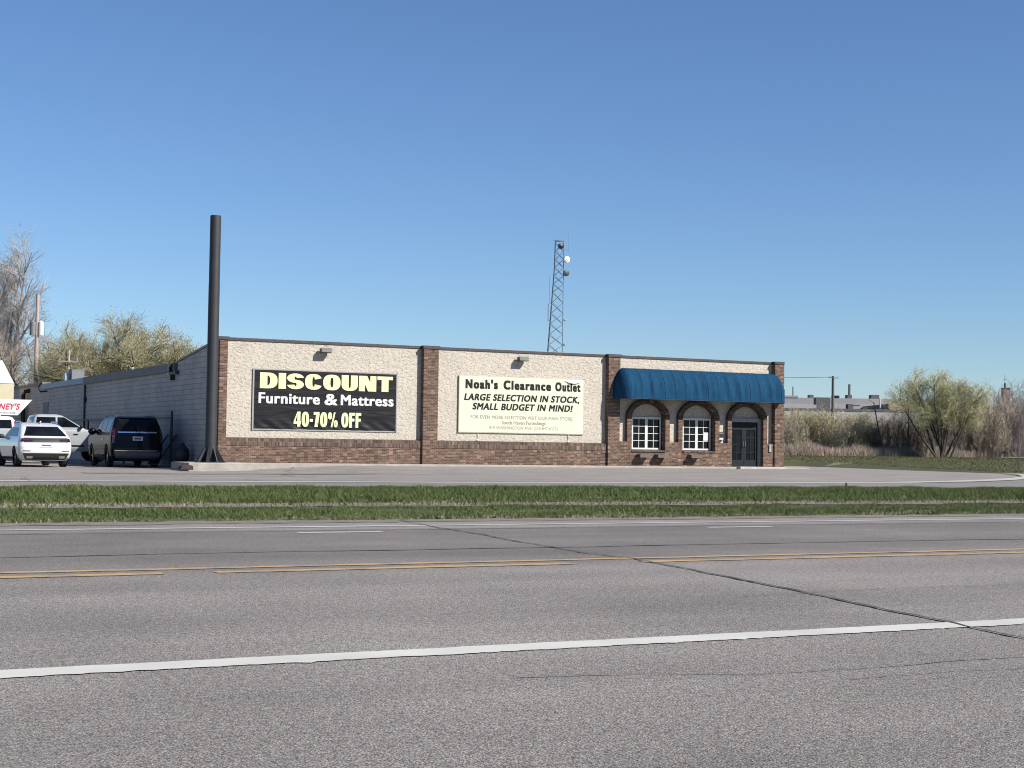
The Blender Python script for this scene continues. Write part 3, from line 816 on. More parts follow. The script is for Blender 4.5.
def blk_ring(w, st, b, a0=0, a1=360, n=2.7, k=44, cx=None, A=None):
    cx = w/2 if cx is None else cx; A = w/2 if A is None else A
    def pt(a, ax, ay):
        c, sn = math.cos(a), math.sin(a)
        return (cx+ax*math.copysign(abs(c)**(2/n), c), .5+ay*math.copysign(abs(sn)**(2/n), sn))
    out = []
    for i in range(k):
        t0, t1 = R(a0+(a1-a0)*i/k), R(a0+(a1-a0)*(i+1)/k)
        out.append([pt(t0, A, .5), pt(t1, A, .5), pt(t1, A-st, .5-b), pt(t0, A-st, .5-b)])
    return out
def blk_rect(x0, x1, z0, z1): return [[(x0, z0), (x1, z0), (x1, z1), (x0, z1)]]
def glyph(c, st, wd):
    """heavy poster letters: stem st, width factor wd; returns (width, list of groups of quads)"""
    b = .19; W = lambda k: k*wd
    if c == 'D':
        w = W(.80); cx = .42*w; return w, [blk_rect(0, st, 0, 1), blk_rect(st, cx, .0, b), blk_rect(st, cx, 1-b, 1), blk_ring(w, st, b, -90, 90, 2.5, 24, cx, w-cx)]
    if c == 'I': return st, [blk_rect(0, st, 0, 1)]
    if c in 'O0': w = W(.82); return w, [blk_ring(w, st, b, 0, 360, 2.5)]
    if c == 'C': w = W(.80); return w, [blk_ring(w, st, b, 24, 336, 2.5)]
    if c == 'U': w = W(.78); return w, [blk_rect(0, st, .42, 1), blk_rect(w-st, w, .42, 1), [[(x, min(z, .42) if z > .42 else z*.84) for x, z in q] for q in blk_ring(w, st, b*1.15, 180, 360, 2.5, 30)]]
    if c == 'N': w = W(.84); return w, [blk_rect(0, st*.86, 0, 1), blk_rect(w-st*.86, w, 0, 1), [[(st*.3, 1), (w-st*.86-st*.3, 0), (w-st*.3, 0), (st*.86+st*.3, 1)]]]
    if c == 'T': w = W(.76); return w, [blk_rect(0, w, 1-b*1.15, 1), blk_rect(w/2-st/2, w/2+st/2, 0, 1-b*1.15)]
    if c == 'F': w = W(.66); return w, [blk_rect(0, st, 0, 1), blk_rect(st, w, 1-b, 1), blk_rect(st, w*.92, .42, .42+b)]
    if c == '-': w = W(.36); return w, [blk_rect(0, w, .34, .34+b)]
    if c == '7': w = W(.66); return w, [blk_rect(0, w, 1-b, 1), [[(w*.16, 0), (w*.16+st*1.05, 0), (w, 1-b), (w-st*1.1, 1-b)]]]
    if c == '4': w = W(.82); return w, [blk_rect(w*.50, w*.50+st, 0, 1), blk_rect(0, w, .17, .17+b), [[(0, .17+b), (st*.62, .17+b), (w*.5, .86), (w*.5, 1)]]]
    if c == '%':
        w = W(1.12); r = []
        for x, z in ((0, .52), (w*.60, 0)):
            r.append([[(x+px*.48, z+pz*.48) for px, pz in q] for q in blk_ring(w*.82, st*1.15, .26, 0, 360, 2.4, 26)])
        r.append([[(w*.28, 0), (w*.28+st*.55, 0), (w*.76, 1), (w*.76-st*.55, 1)]]); return w, r
    if c == 'S':
        w = W(.78); c0, b2 = .2, .2; rx = w/2-st/2; P = []
        for i in range(31): a = R(8+(270-8)*i/30); P.append((w/2, .5+c0, a))
        for i in range(31): a = R(90-(262)*i/30); P.append((w/2, .5-c0, a))
        def ed(x, z, a, sg_): return (x+(rx+sg_*st/2)*math.cos(a), z+(c0+sg_*b2/2)*math.sin(a))
        u = [[ed(*P[i], 1), ed(*P[i+1], 1), ed(*P[i+1], -1), ed(*P[i], -1)] for i in range(30)]
        l = [[ed(*P[i], 1), ed(*P[i+1], 1), ed(*P[i+1], -1), ed(*P[i], -1)] for i in range(31, 61)]
        return w, [u, l]
    return .3, []
def block_text(body, fx0, fx1, ft, fb, mat, st=.27, wd=1.0, gap=.07):
    x = 0; groups = []
    for ch in body:
        w, gs = glyph(ch, st, wd); groups += [[[(px+x, pz) for px, pz in q] for q in g] for g in gs]; x += w+gap
    tot = x-gap; X0, X1 = BX0+bw*fx0, BX0+bw*fx1; Z0, Z1 = BZ1-bh*fb, BZ1-bh*ft
    m = MB()
    for gi, g in enumerate(groups):
        yy = yb-.053-.0006*(gi % 5)
        for q in g:
            P = [(X0+px/tot*(X1-X0), yy, Z0+pz*(Z1-Z0)) for px, pz in q]
            ar = sum(P[i][0]*P[(i+1) % 4][2]-P[(i+1) % 4][0]*P[i][2] for i in range(4))
            if ar < 0: P = P[::-1]
            m.add(P, [(0,1,2,3)])
    m.build('lettering', mat, ban)
block_text('DISCOUNT', .042, .968, .055, .318, 'let_yellow', .34, 1.0, .05)
bt('Furniture', .035, .452, .385, .565, 'let_white', bold=.034, spacing=1.08)
bt('&', .485, .575, .375, .57, 'let_white', bold=.03)
bt('Mattress', .598, .975, .385, .565, 'let_white', bold=.034, spacing=1.08)
block_text('40-70%', .275, .580, .69, .942, 'let_yellow', .215, .62, .05)
block_text('OFF', .605, .745, .69, .942, 'let_yellow', .215, .66, .055)

sg = thing('sign_board', 'cream sign board with dark lettering and a peeling corner on the middle stucco panel', 'sign', (29.0, Y0+.25, 1.3))
SX0, SX1, SZ0, SZ1 = 26.14, 31.88, 1.31, 3.58
m = MB(); m.box(SX0, SX1, yb-.06, yb, SZ0, SZ1); m.build('board', 'signboard', sg, bevel=.006)
m = MB()
m.box(SX0-.02, SX1+.02, yb-.05, yb+.002, SZ1+.001, SZ1+.02); m.box(SX0-.02, SX1+.02, yb-.05, yb+.002, SZ0-.025, SZ0-.001)
m.box(SX0-.03, SX0-.001, yb-.07, yb+.002, SZ0-.025, SZ1+.02); m.box(SX1+.001, SX1+.02, yb-.05, yb+.002, SZ0-.025, SZ1+.02)
m.build('edge_frame', 'sign_edge', sg)
sw, sh = SX1-SX0, SZ1-SZ0
def st(body, fx0, fx1, ft, fb, mat, **kw):
    text_mesh(body, SX0+sw*fx0, SX0+sw*fx1, SZ1-sh*fb, SZ1-sh*ft, yb-.062, mat, 'lettering', sg, **kw)
st("Noah's", .045, .30, .055, .22, 'let_dark', bold=.07, spacing=1.28)
st('Clearance', .345, .73, .055, .22, 'let_dark', bold=.07, spacing=1.28)
st('Outlet', .765, .975, .055, .22, 'let_dark', bold=.07, spacing=1.28)
st('LARGE SELECTION IN STOCK,', .035, .965, .31, .43, 'let_dark', bold=.045, spacing=1.12, shear=.2)
st('SMALL BUDGET IN MIND!', .10, .905, .475, .595, 'let_dark', bold=.045, spacing=1.12, shear=.2)
st('FOR EVEN MORE SELECTION VISIT OUR MAIN STORE:', .09, .915, .695, .755, 'let_grey', bold=.008, spacing=1.05)
st('South Haven Furnishings', .335, .69, .785, .85, 'let_grey', bold=.018)
st('415 WASHINGTON AVE. (218-847-6327)', .235, .79, .885, .94, 'let_grey', bold=.0)
m = MB()   # peeling flap at the top right corner
m.grid(lambda u, v: (SX1-.95+.92*u, yb-.064-.07*math.sin(math.pi*u)*v, SZ1-.01-.15*v*(.25+.75*math.sin(math.pi*u))), [i/12 for i in range(13)], [i/4 for i in range(5)])
m.build('peeled_flap', 'signboard', sg, smooth=True)
for x in (27.0, 31.2):
    m = MB(); m.tube([(x, yb-.03, SZ0-.02), (x+.015, yb-.03, 1.12), (x, yb-.04, .96)], .012, 6)
    m.sphere((x-.05, yb-.09, .985), .06, 10, 6, (1.3, .8, .6)); m.build('hanging_cord', 'white_paint', sg, smooth=True)

# floodlights
def flood(x, lab):
    t = thing('wall_floodlight', lab, 'floodlight', (x, Y0+.25, 4.3), 'floodlights above the signs')
    m = MB(); m.box(x-.05, x+.05, Y0+.20, Y0+.248, 4.27, 4.43); m.tube([(x, Y0+.20, 4.35), (x, Y0+.15, 4.36)], .03, 8); m.build('bracket', 'lamp_grey', t)
    m = MB(); m.prism_x([(Y0-.10, 4.27), (Y0+.14, 4.27), (Y0+.16, 4.43), (Y0-.05, 4.45)], x-.22, x+.22); m.build('housing', 'lamp_grey', t, bevel=.015)
    m = MB(); m.add([(x-.19, Y0-.1035, 4.285), (x+.19, Y0-.1035, 4.285), (x+.19, Y0-.057, 4.436), (x-.19, Y0-.057, 4.436)], [(0,1,2,3)])
    m.add([(x-.19, Y0-.09, 4.266), (x+.19, Y0-.09, 4.266), (x+.19, Y0+.12, 4.266), (x-.19, Y0+.12, 4.266)], [(3,2,1,0)])
    m.build('lens', 'lamp_lens', t)
flood(20.35, 'grey floodlight on the stucco above the black banner')
flood(28.93, 'grey floodlight on the stucco above the cream sign board')

# planter boxes below the windows
for x, lab in ((34.72, 'small window box below the left window, farther from the door'), (35.62, 'small window box below the left window, nearer the door'), (37.32, 'small window box alone below the window beside the door')):
    t = thing('window_box', lab, 'planter', (x, Y0+.07, .40), 'window boxes on the brick base')
    m = MB(); a, b_, z0, z1 = x-.27, x+.27, .36, .50
    m.box(a, b_, Y0-.26, Y0-.235, z0, z1); m.box(a, b_, Y0+.03, Y0+.055, z0, z1); m.box(a, a+.025, Y0-.235, Y0+.03, z0, z1); m.box(b_-.025, b_, Y0-.235, Y0+.03, z0, z1); m.box(a+.025, b_-.025, Y0-.235, Y0+.03, z0, z0+.03)
    m.build('trough', 'planter', t)
    m = MB(); m.grid(lambda u, v: (a+.03+(b_-a-.06)*u, Y0-.23+.255*v, z1-.045+.012*math.sin(u*31)*math.sin(v*17)), [i/10 for i in range(11)], [i/4 for i in range(5)]); m.build('soil', 'dirt', t)
t = thing('mailbox', 'small black mailbox on the stucco strip left of the door', 'mailbox', (38.84, Y0+.25, 1.2))
m = MB(); m.prism_x([(Y0+.12, 1.16), (Y0+.247, 1.16), (Y0+.247, 1.52), (Y0+.18, 1.52), (Y0+.12, 1.44)], 38.70, 38.98); m.build('box', 'black_metal', t, bevel=.01)
m = MB(); m.box(38.74, 38.94, Y0+.112, Y0+.118, 1.18, 1.26); m.build('label_plate', 'paper', t)
t = thing('intercom', 'small pale switch box on the wall right of the door', 'switch box', (41.42, Y0+.07, .8))
m = MB(); m.box(41.36, 41.47, Y0+.02, Y0+.068, .66, .98); m.build('case', 'concrete', t, bevel=.01)
m = MB(); m.box(41.385, 41.445, Y0+.012, Y0+.019, .82, .93); m.build('cover', 'galv', t)

# ------------------------------------------------------------------ tall steel sign pole with gusset fins
PX, PY = 15.58, 55.25
t = thing('steel_pole', 'tall dark grey steel pole with gusset plates at the corner of the store', 'pole', (PX, PY, .01))
m = MB(); m.tube([(PX, PY, .03), (PX, PY, 6.5)], .203, 28); m.tube([(PX, PY, 6.5), (PX, PY, 9.06)], .198, 28); m.build('shaft', 'pole_steel', t, smooth=True)
m = MB(); m.tube([(PX, PY, 6.48), (PX, PY, 6.52)], .205, 28); m.build('joint_ring', 'steel_seam', t, smooth=True)
m = MB(); m.tube([(PX, PY, 9.061), (PX, PY, 9.075)], .19, 28); m.build('end_plate', 'steel_seam', t)
m = MB(); m.tube([(PX, PY, .011), (PX, PY, .04)], .56, 24); m.build('base_plate', 'pole_steel', t)
for k in range(8):
    a = k*math.pi/4+.22; d = Vector((math.cos(a), math.sin(a), 0)); n = Vector((-d.y, d.x, 0))*.013; c0 = Vector((PX, PY, 0))
    P = [c0+d*.195+Vector((0,0,.04)), c0+d*.52+Vector((0,0,.04)), c0+d*.49+Vector((0,0,.12)), c0+d*.20+Vector((0,0,.60))]
    m = MB(); m.add([p-n for p in P]+[p+n for p in P], [(0,1,2,3), (7,6,5,4), (0,4,5,1), (1,5,6,2), (2,6,7,3), (3,7,4,0)]); m.build('gusset', 'pole_steel', t)

# ------------------------------------------------------------------ clutter along the side wall
t = thing('pipe_rail', 'long dark pipe rail on posts along the grey block wall', 'rail', (15.75, 61.6, -.2))
m = MB(); m.tube([(15.75, 61.6, 1.72), (15.75, 86, 1.75)], .035, 8); m.build('rail', 'black_metal', t)
for y, h in ((61.6, 1.98), (70, 1.78), (78, 1.78), (86, 1.78)):
    m = MB(); m.tube([(15.75, y, -.3), (15.75, y, h)], .05, 8); m.build('post', 'black_metal', t)
t = thing('leaning_frame', 'dark metal ladder frame leaning against the grey block wall behind the black vehicle', 'frame', (15.6, 62.0, -.2))
for y in (61.9, 63.3):
    m = MB(); m.tube([(15.25, y, -.2), (16.1, y+.2, 1.05)], .035, 6); m.build('rail', 'black_metal', t)
m = MB(); m.tube([(16.05, 62.1, 1.0), (16.05, 63.5, 1.0)], .03, 6); m.build('crossbar', 'black_metal', t)
m = MB(); m.tube([(15.5, 61.97, .17), (15.5, 63.37, .17)], .03, 6); m.build('crossbar', 'black_metal', t)
m = MB(); m.sphere((15.75, 59.9, .22), .40, 14, 10, (.75, .75, 1.05)); m.tube([(15.75, 59.9, .55), (15.77, 59.9, .72)], [.14, .06], 8)
o = m.build('rubbish_bag', 'bag', None, smooth=True, off=(15.75, 59.9, -.2)); tag(o, 'dark full bag standing at the foot of the grey wall', 'bag')
m = MB(); m.tube([(15.85, 58.0, -.3), (15.85, 58.0, .05)], .07, 10); m.tube([(15.85, 58.0, .05), (15.85, 58.0, .09)], .085, 10)
o = m.build('pipe_stub', 'galv', None, smooth=True, off=(15.85, 58.0, -.2)); tag(o, 'short pale pipe stub standing at the wall foot near the tall pole', 'pipe')
m = MB(); m.prism_y([(14.12, -.24), (14.62, -.24), (14.60, -.10), (14.5, -.07), (14.2, -.10)], 53.95, 54.3)
o = m.build('broken_block', 'red_block', None, off=(14.2, 54.1, -.2), bevel=.02); tag(o, 'dark red broken block lying at the edge of the pole pad', 'block')

# ------------------------------------------------------------------ vehicles
class Shell:
    """closed body made of stacked rounded outlines; levels: z, half width, rear y, front y, rear radius, front radius, rear bow, front bow"""
    def __init__(s, lv): s.lv = lv
    def at(s, z):
        lv = s.lv
        if z <= lv[0][0]: return lv[0][1:]
        for a, b in zip(lv, lv[1:]):
            if z <= b[0]:
                t = (z-a[0])/(b[0]-a[0]); return tuple(p+(q-p)*t for p, q in zip(a[1:], b[1:]))
        return lv[-1][1:]
    def outline(s, z):
        w, yr, yf, rr, rf, br, bf = s.at(z); P = []
        for i in range(7):
            x = (w-rr)*i/6; P.append((x, yr+br*(x/w)**2))
        y0 = P[-1][1]
        for i in range(1, 7):
            a = math.pi/2*i/6; P.append((w-rr+rr*math.sin(a), y0+rr-rr*math.cos(a)))
        y1 = y0+rr; x = w-rf; y2 = yf-bf*(x/w)**2-rf
        for i in range(1, 24): P.append((w, y1+(y2-y1)*i/24))
        for i in range(0, 7):
            a = math.pi/2*i/6; P.append((w-rf+rf*math.cos(a), y2+rf*math.sin(a)))
        for i in range(5, -1, -1):
            x = (w-rf)*i/6; P.append((x, yf-bf*(x/w)**2))
        left = [(-x, y) for x, y in P[1:-1]][::-1]
        return P+left
    def mesh(s, zs):
        m = MB(); n = None
        rings = [[(x, y, z) for x, y in s.outline(z)] for z in zs]
        n = len(rings[0])
        V = [p for r_ in rings for p in r_]
        F = [(j*n+i, j*n+(i+1) % n, (j+1)*n+(i+1) % n, (j+1)*n+i) for j in range(len(zs)-1) for i in range(n)]
        F += [tuple(range(n-1, -1, -1)), tuple(range((len(zs)-1)*n, len(zs)*n))]
        m.add(V, F); return m
    def rear(s, x, z):
        w, yr, yf, rr, rf, br, bf = s.at(z); ax = abs(x)
        if ax <= w-rr: return yr+br*(x/w)**2
        y0 = yr+br*((w-rr)/w)**2; d = min(rr, ax-(w-rr)); return y0+rr-math.sqrt(max(0, rr*rr-d*d))
    def front(s, x, z):
        w, yr, yf, rr, rf, br, bf = s.at(z); ax = abs(x)
        if ax <= w-rf: return yf-bf*(x/w)**2
        y0 = yf-bf*((w-rf)/w)**2; d = min(rf, ax-(w-rf)); return y0-rf+math.sqrt(max(0, rf*rf-d*d))
    def side(s, y, z):
        w, yr, yf, rr, rf, br, bf = s.at(z)
        y0 = yr+br*((w-rr)/w)**2; y2 = yf-bf*((w-rf)/w)**2
        if y < y0+rr: d = min(rr, y0+rr-y); return w-rr+math.sqrt(max(0, rr*rr-d*d))
        if y > y2-rf: d = min(rf, y-(y2-rf)); return w-rf+math.sqrt(max(0, rf*rf-d*d))
        return w
    def rear_panel(s, z0, z1, xl, xr, eps=.006, nx=14, nz=6):
        m = MB(); m.grid(lambda u, v: (lambda z: (lambda x: (x, s.rear(x, z)-eps, z))(xl(v)+(xr(v)-xl(v))*u))(z0+(z1-z0)*v), [i/nx for i in range(nx+1)], [i/nz for i in range(nz+1)]); return m
    def front_panel(s, z0, z1, xl, xr, eps=.006, nx=14, nz=6):
        m = MB(); m.grid(lambda u, v: (lambda z: (lambda x: (x, s.front(x, z)+eps, z))(xl(v)+(xr(v)-xl(v))*(1-u)))(z0+(z1-z0)*v), [i/nx for i in range(nx+1)], [i/nz for i in range(nz+1)]); return m
    def side_panel(s, sgn, z0, z1, ya, yb, eps=.006, ny=12, nz=6):
        m = MB(); m.grid(lambda u, v: (lambda z: (lambda y: (sgn*(s.side(y, z)+eps), y, z))(ya(v)+(yb(v)-ya(v))*(u if sgn > 0 else 1-u)))(z0+(z1-z0)*v), [i/ny for i in range(ny+1)], [i/nz for i in range(nz+1)]); return m

def lin(a, b): return lambda v: a+(b-a)*v
def zlist(lv, step=.05):
    out = []
    for a, b in zip(lv, lv[1:]):
        n = max(1, int(round((b[0]-a[0])/step))); out += [a[0]+(b[0]-a[0])*i/n for i in range(n)]
    return out+[lv[-1][0]]
def bld(m, name, mat, parent, **kw): return m.build(name, mat, parent, off=(0,0,0), **kw)

def body_with_wells(sh, zs, mat, parent, axles, wr, w, name='body'):
    o = bld(sh.mesh(zs), name, [mat, 'plastic'], parent, smooth=True, angle=38)
    cut = MB()
    for y in axles:
        for s in (-1, 1):
            cut.tube([(s*(w-.30), y, wr), (s*(w+.2), y, wr)], wr*1.13, 28)
    cm = cut.mesh('cut', ['plastic', 'plastic']); co = bpy.data.objects.new('cut', cm); COL.objects.link(co)
    md = o.modifiers.new('wells', 'BOOLEAN'); md.object = co; md.operation = 'DIFFERENCE'; md.solver = 'EXACT'
    bpy.context.view_layer.update(); dg = bpy.context.evaluated_depsgraph_get()
    me = bpy.data.meshes.new_from_object(o.evaluated_get(dg), depsgraph=dg)
    o.modifiers.clear(); o.data = me
    me.shade_smooth(); me.set_sharp_from_angle(angle=R(38))
    bpy.data.objects.remove(co)
    return o

def wheels(parent, axles, wr, w, rim='rim_dark'):
    for y in axles:
        for s in (-1, 1):
            x0, x1 = s*(w-.24), s*(w-.01)
            m = MB(); P = [(x0, .80), (x0, .95), (x0+s*.03, 1.0), (x1-s*.03, 1.0), (x1, .95), (x1, .70)]
            V = []; n = 28
            for px_, k in P:
                for i in range(n): a = 2*math.pi*i/n; V.append((px_, y+wr*k*math.cos(a), wr+wr*k*math.sin(a)))
            F = [(j*n+i, j*n+(i+1) % n, (j+1)*n+(i+1) % n, (j+1)*n+i) for j in range(len(P)-1) for i in range(n)]
            F.append(tuple(range(n)))
            m.add(V, F); o = bld(m, 'wheel', 'tyre', parent, smooth=True)
            m = MB(); xr = x1-s*.035
            m.tube([(xr-s*.05, y, wr), (xr-s*.045, y, wr)], wr*.69, 24); m.tube([(xr-s*.05, y, wr), (xr, y, wr)], wr*.16, 10)
            for k in range(5):
                a = 2*math.pi*k/5; d = Vector((0, math.cos(a), math.sin(a))); q2 = Vector((0, -math.sin(a), math.cos(a)))
                m.obox(Vector((xr-s*.02, y, wr))+d*wr*.38, d*wr*.31, q2*wr*.09, Vector((.02, 0, 0)))
            bld(m, 'rim', rim, o)

def mirror(parent, x, y, z, mat, k=1.0):
    for s in (-1, 1):
        m = MB(); m.sphere((s*(x+.13), y, z), .1*k, 10, 8, (1.15, .75, .85)); m.tube([(s*(x-.03), y, z-.05), (s*(x+.08), y, z-.04)], .03, 6); bld(m, 'side_mirror', mat, parent, smooth=True)

# --- white coupe-roofed SUV
wv = thing('parked_car', 'white sport utility car with sloping rear window parked left of the black one', 'car', (0, 0, 0))
LVA = [(.24,.84,-2.22,2.3,.2,.3,.05,.2),(.36,.94,-2.40,2.44,.22,.35,.07,.25),(.55,.985,-2.48,2.50,.24,.4,.08,.28),(.78,.995,-2.47,2.50,.24,.4,.09,.28),(.92,.985,-2.42,2.44,.22,.4,.10,.28),(1.02,.965,-2.40,1.95,.2,.4,.10,.25),(1.10,.945,-2.40,1.10,.18,.3,.10,.2),(1.15,.925,-2.33,.98,.16,.3,.10,.15),(1.36,.85,-2.02,.52,.15,.25,.10,.1),(1.56,.765,-1.62,.02,.14,.2,.10,.08),(1.64,.71,-1.36,-.2,.14,.2,.10,.06),(1.69,.60,-1.0,-.45,.12,.15,.06,.05)]
sa = Shell(LVA)
body_with_wells(sa, zlist(LVA, .045), 'car_white', wv, (-1.48, 1.5), .38, .99)
wheels(wv, (-1.48, 1.5), .38, .985)
bld(sa.rear_panel(1.18, 1.54, lin(-.80, -.58), lin(.80, .58), .008), 'rear_window', 'car_glass', wv, smooth=True)
o = bld(sa.rear_panel(.94, 1.11, lin(-.93, -.80), lin(.93, .80), .010), 'light_band', 'plastic', wv, smooth=True)
for s in (-1, 1):
    a, b_ = sorted((s*.93, s*.50)); c1, c2 = sorted((s*.88, s*.50))
    bld(sa.rear_panel(.97, 1.085, lin(a, c1), lin(b_, c2), .016), 'tail_light', 'dark_lamp', wv, smooth=True)
    a, b_ = sorted((s*.58, s*.86)); bld(sa.rear_panel(.60, .63, lin(a, a), lin(b_, b_), .012), 'reflector', 'red_lamp', wv)
o = bld(sa.rear_panel(.755, .90, lin(-.24, -.24), lin(.24, .24), .012), 'licence_plate', 'plate', wv)
bld(sa.rear_panel(.79, .86, lin(-.17, -.17), lin(.17, .17), .016), 'plate_marks', 'plastic', o)
bld(sa.rear_panel(.27, .53, lin(-.74, -.86), lin(.74, .86), .012), 'rear_valance', 'plastic', wv, smooth=True)
for s in (-1, 1):
    bld(sa.rear_panel(.33, .42, lin(s*.60-.11, s*.60-.11), lin(s*.60+.11, s*.60+.11), .022), 'exhaust_tip', 'chrome', wv)
    bld(sa.side_panel(s, 1.16, 1.50, lin(-1.75, -1.35), lin(.62, .02), .006), 'side_window', 'car_glass', wv, smooth=True)
    bld(sa.side_panel(s, .28, .36, lin(-1.0, -1.0), lin(1.0, 1.0), .012), 'sill', 'plastic', wv)
    m = MB(); m.tube([(s*.66, -1.25, 1.66), (s*.67, -1.0, 1.73), (s*.67, -.2, 1.73), (s*.66, .0, 1.60)], .022, 8); bld(m, 'roof_rail', 'chrome', wv, smooth=True)
m = MB(); m.tube([(0, -1.2, 1.67), (0, -1.38, 1.74)], [.045, .02], 8); bld(m, 'antenna', 'car_white', wv, smooth=True)
mirror(wv, .93, .60, 1.16, 'plastic')
wv.location = (10.46, 62.35, lot_z(10.5, 61)); wv.rotation_euler.z = R(2.5)

# --- black full size SUV
bv = thing('parked_car', 'large black boxy sport utility vehicle parked beside the grey block wall', 'car', (0, 0, 0))
LVB = [(.23,.90,-2.45,2.4,.15,.25,.03,.1),(.42,.99,-2.58,2.55,.18,.3,.04,.14),(.70,1.02,-2.60,2.6,.18,.3,.05,.15),(1.05,1.025,-2.55,2.58,.16,.3,.06,.15),(1.16,1.02,-2.54,2.40,.15,.3,.06,.14),(1.22,1.01,-2.53,1.10,.15,.25,.06,.12),(1.30,1.0,-2.52,1.0,.14,.22,.06,.1),(1.55,.925,-2.43,.62,.14,.2,.06,.1),(1.78,.845,-2.28,.25,.14,.2,.06,.08),(1.86,.80,-2.20,.10,.14,.2,.06,.06),(1.91,.68,-2.0,-.15,.12,.16,.05,.05)]
sb = Shell(LVB)
body_with_wells(sb, zlist(LVB, .05), 'car_black', bv, (-1.55, 1.52), .41, 1.02)
wheels(bv, (-1.55, 1.52), .41, 1.015, 'rim_silver')
bld(sb.rear_panel(1.37, 1.80, lin(-.80, -.68), lin(.80, .68), .008), 'rear_window', 'car_glass', bv, smooth=True)
bld(sb.rear_panel(1.845, 1.875, lin(-.62, -.6), lin(.62, .6), .09), 'spoiler', 'car_black', bv)
bld(sb.rear_panel(1.285, 1.335, lin(-.76, -.76), lin(.76, .76), .014), 'chrome_strip', 'chrome', bv)
o = bld(sb.rear_panel(1.0, 1.15, lin(-.2, -.2), lin(.2, .2), .014), 'licence_plate', 'plate', bv)
bld(sb.rear_panel(1.04, 1.11, lin(-.14, -.14), lin(.14, .14), .018), 'plate_marks', 'grey_plastic', o)
bld(sb.rear_panel(.34, .57, lin(-.84, -.92), lin(.84, .92), .022), 'bumper', 'grey_plastic', bv, smooth=True)
bld(sb.rear_panel(.60, .64, lin(-.9, -.9), lin(.9, .9), .02), 'bumper_strip', 'chrome', bv)
bld(sb.rear_panel(.25, .335, lin(-.7, -.8), lin(.7, .8), .012), 'rear_valance', 'plastic', bv)
for s in (-1, 1):
    a, b_ = sorted((s*.90, s*1.0)); c1, c2 = sorted((s*.86, s*.95))
    tl = bld(sb.rear_panel(.90, 1.45, lin(a, c1), lin(b_, c2), .012, 6, 10), 'tail_light', 'dark_lamp', bv, smooth=True)
    for zz in (1.30, 1.12, .94):
        bld(sb.rear_panel(zz, zz+.06, lin(a+.02, a+.02), lin(b_-.02, b_-.02), .016, 4, 2), 'lamp_cell', 'red_lamp', tl)
    for k in (-.09, .09):
        m = MB(); m.tube([(s*.68+k, -2.30, .36), (s*.68+k, -2.62, .36)], .055, 12, False); bld(m, 'exhaust_tip', 'chrome', bv, smooth=True)
    for ya, yb_ in ((-2.05, -1.2), (-1.1, -.28), (-.2, .72)):
        top = min(yb_, .22) if yb_ > .5 else yb_
        bld(sb.side_panel(s, 1.30, 1.76, lin(ya, ya+.03), lin(yb_, top), .006), 'side_window', 'car_glass', bv, smooth=True)
    bld(sb.side_panel(s, .35, .45, lin(-1.0, -1.0), lin(.95, .95), .05), 'running_board', 'plastic', bv)
    bld(sb.side_panel(s, 1.265, 1.285, lin(-2.1, -2.1), lin(.9, .9), .008), 'window_trim', 'chrome', bv)
    bld(sb.side_panel(s, 1.02, 1.06, lin(-.95, -.95), lin(-.75, -.75), .03), 'door_handle', 'chrome', bv)
    m = MB(); m.tube([(s*.76, -2.1, 1.88), (s*.77, -1.9, 1.95), (s*.77, -.3, 1.95), (s*.76, -.1, 1.86)], .024, 8); bld(m, 'roof_rail', 'grey_plastic', bv, smooth=True)
mirror(bv, 1.02, .75, 1.34, 'car_black', 1.5)
m = MB(); m.tube([(.42, -2.56, 1.37), (-.05, -2.50, 1.42)], .012, 6); bld(m, 'rear_wiper', 'plastic', bv)
bv.scale.z = 1.055; bv.location = (14.28, 63.45, lot_z(14, 61)); bv.rotation_euler.z = R(-1.0)

# --- silver crew cab pickup standing across, nose to the right
pk = thing('pickup_truck', 'silver crew cab pickup parked crosswise behind the white car', 'pickup', (0, 0, 0))
LVP = [(.42,.90,-2.85,2.75,.1,.25,.02,.12),(.55,.98,-2.90,2.88,.12,.3,.02,.14),(.85,1.0,-2.90,2.92,.12,.3,.02,.15),(1.15,.995,-2.88,2.88,.1,.3,.02,.15),(1.27,.98,-2.87,2.65,.08,.3,.02,.15),(1.31,.95,-2.86,2.4,.08,.3,.02,.12)]
sp_ = Shell(LVP)
body_with_wells(sp_, zlist(LVP, .05), 'car_silver', pk, (-1.85, 1.85), .41, 1.0)
wheels(pk, (-1.85, 1.85), .41, .99, 'rim_silver')
LVC = [(1.28,.95,-1.05,1.45,.1,.2,.03,.1),(1.40,.94,-1.03,1.22,.1,.2,.03,.1),(1.70,.86,-.96,.66,.1,.18,.03,.08),(1.86,.80,-.88,.36,.1,.18,.03,.06),(1.92,.70,-.7,.10,.1,.15,.03,.05)]
sc = Shell(LVC)
bld(sc.mesh(zlist(LVC, .05)), 'cab', 'car_silver', pk, smooth=True, angle=38)
bld(sc.rear_panel(1.42, 1.80, lin(-.72, -.66), lin(.72, .66), .008), 'rear_window', 'car_glass', pk, smooth=True)
bld(sc.front_panel(1.38, 1.84, lin(-.80, -.66), lin(.80, .66), .008), 'windscreen', 'car_glass', pk, smooth=True)
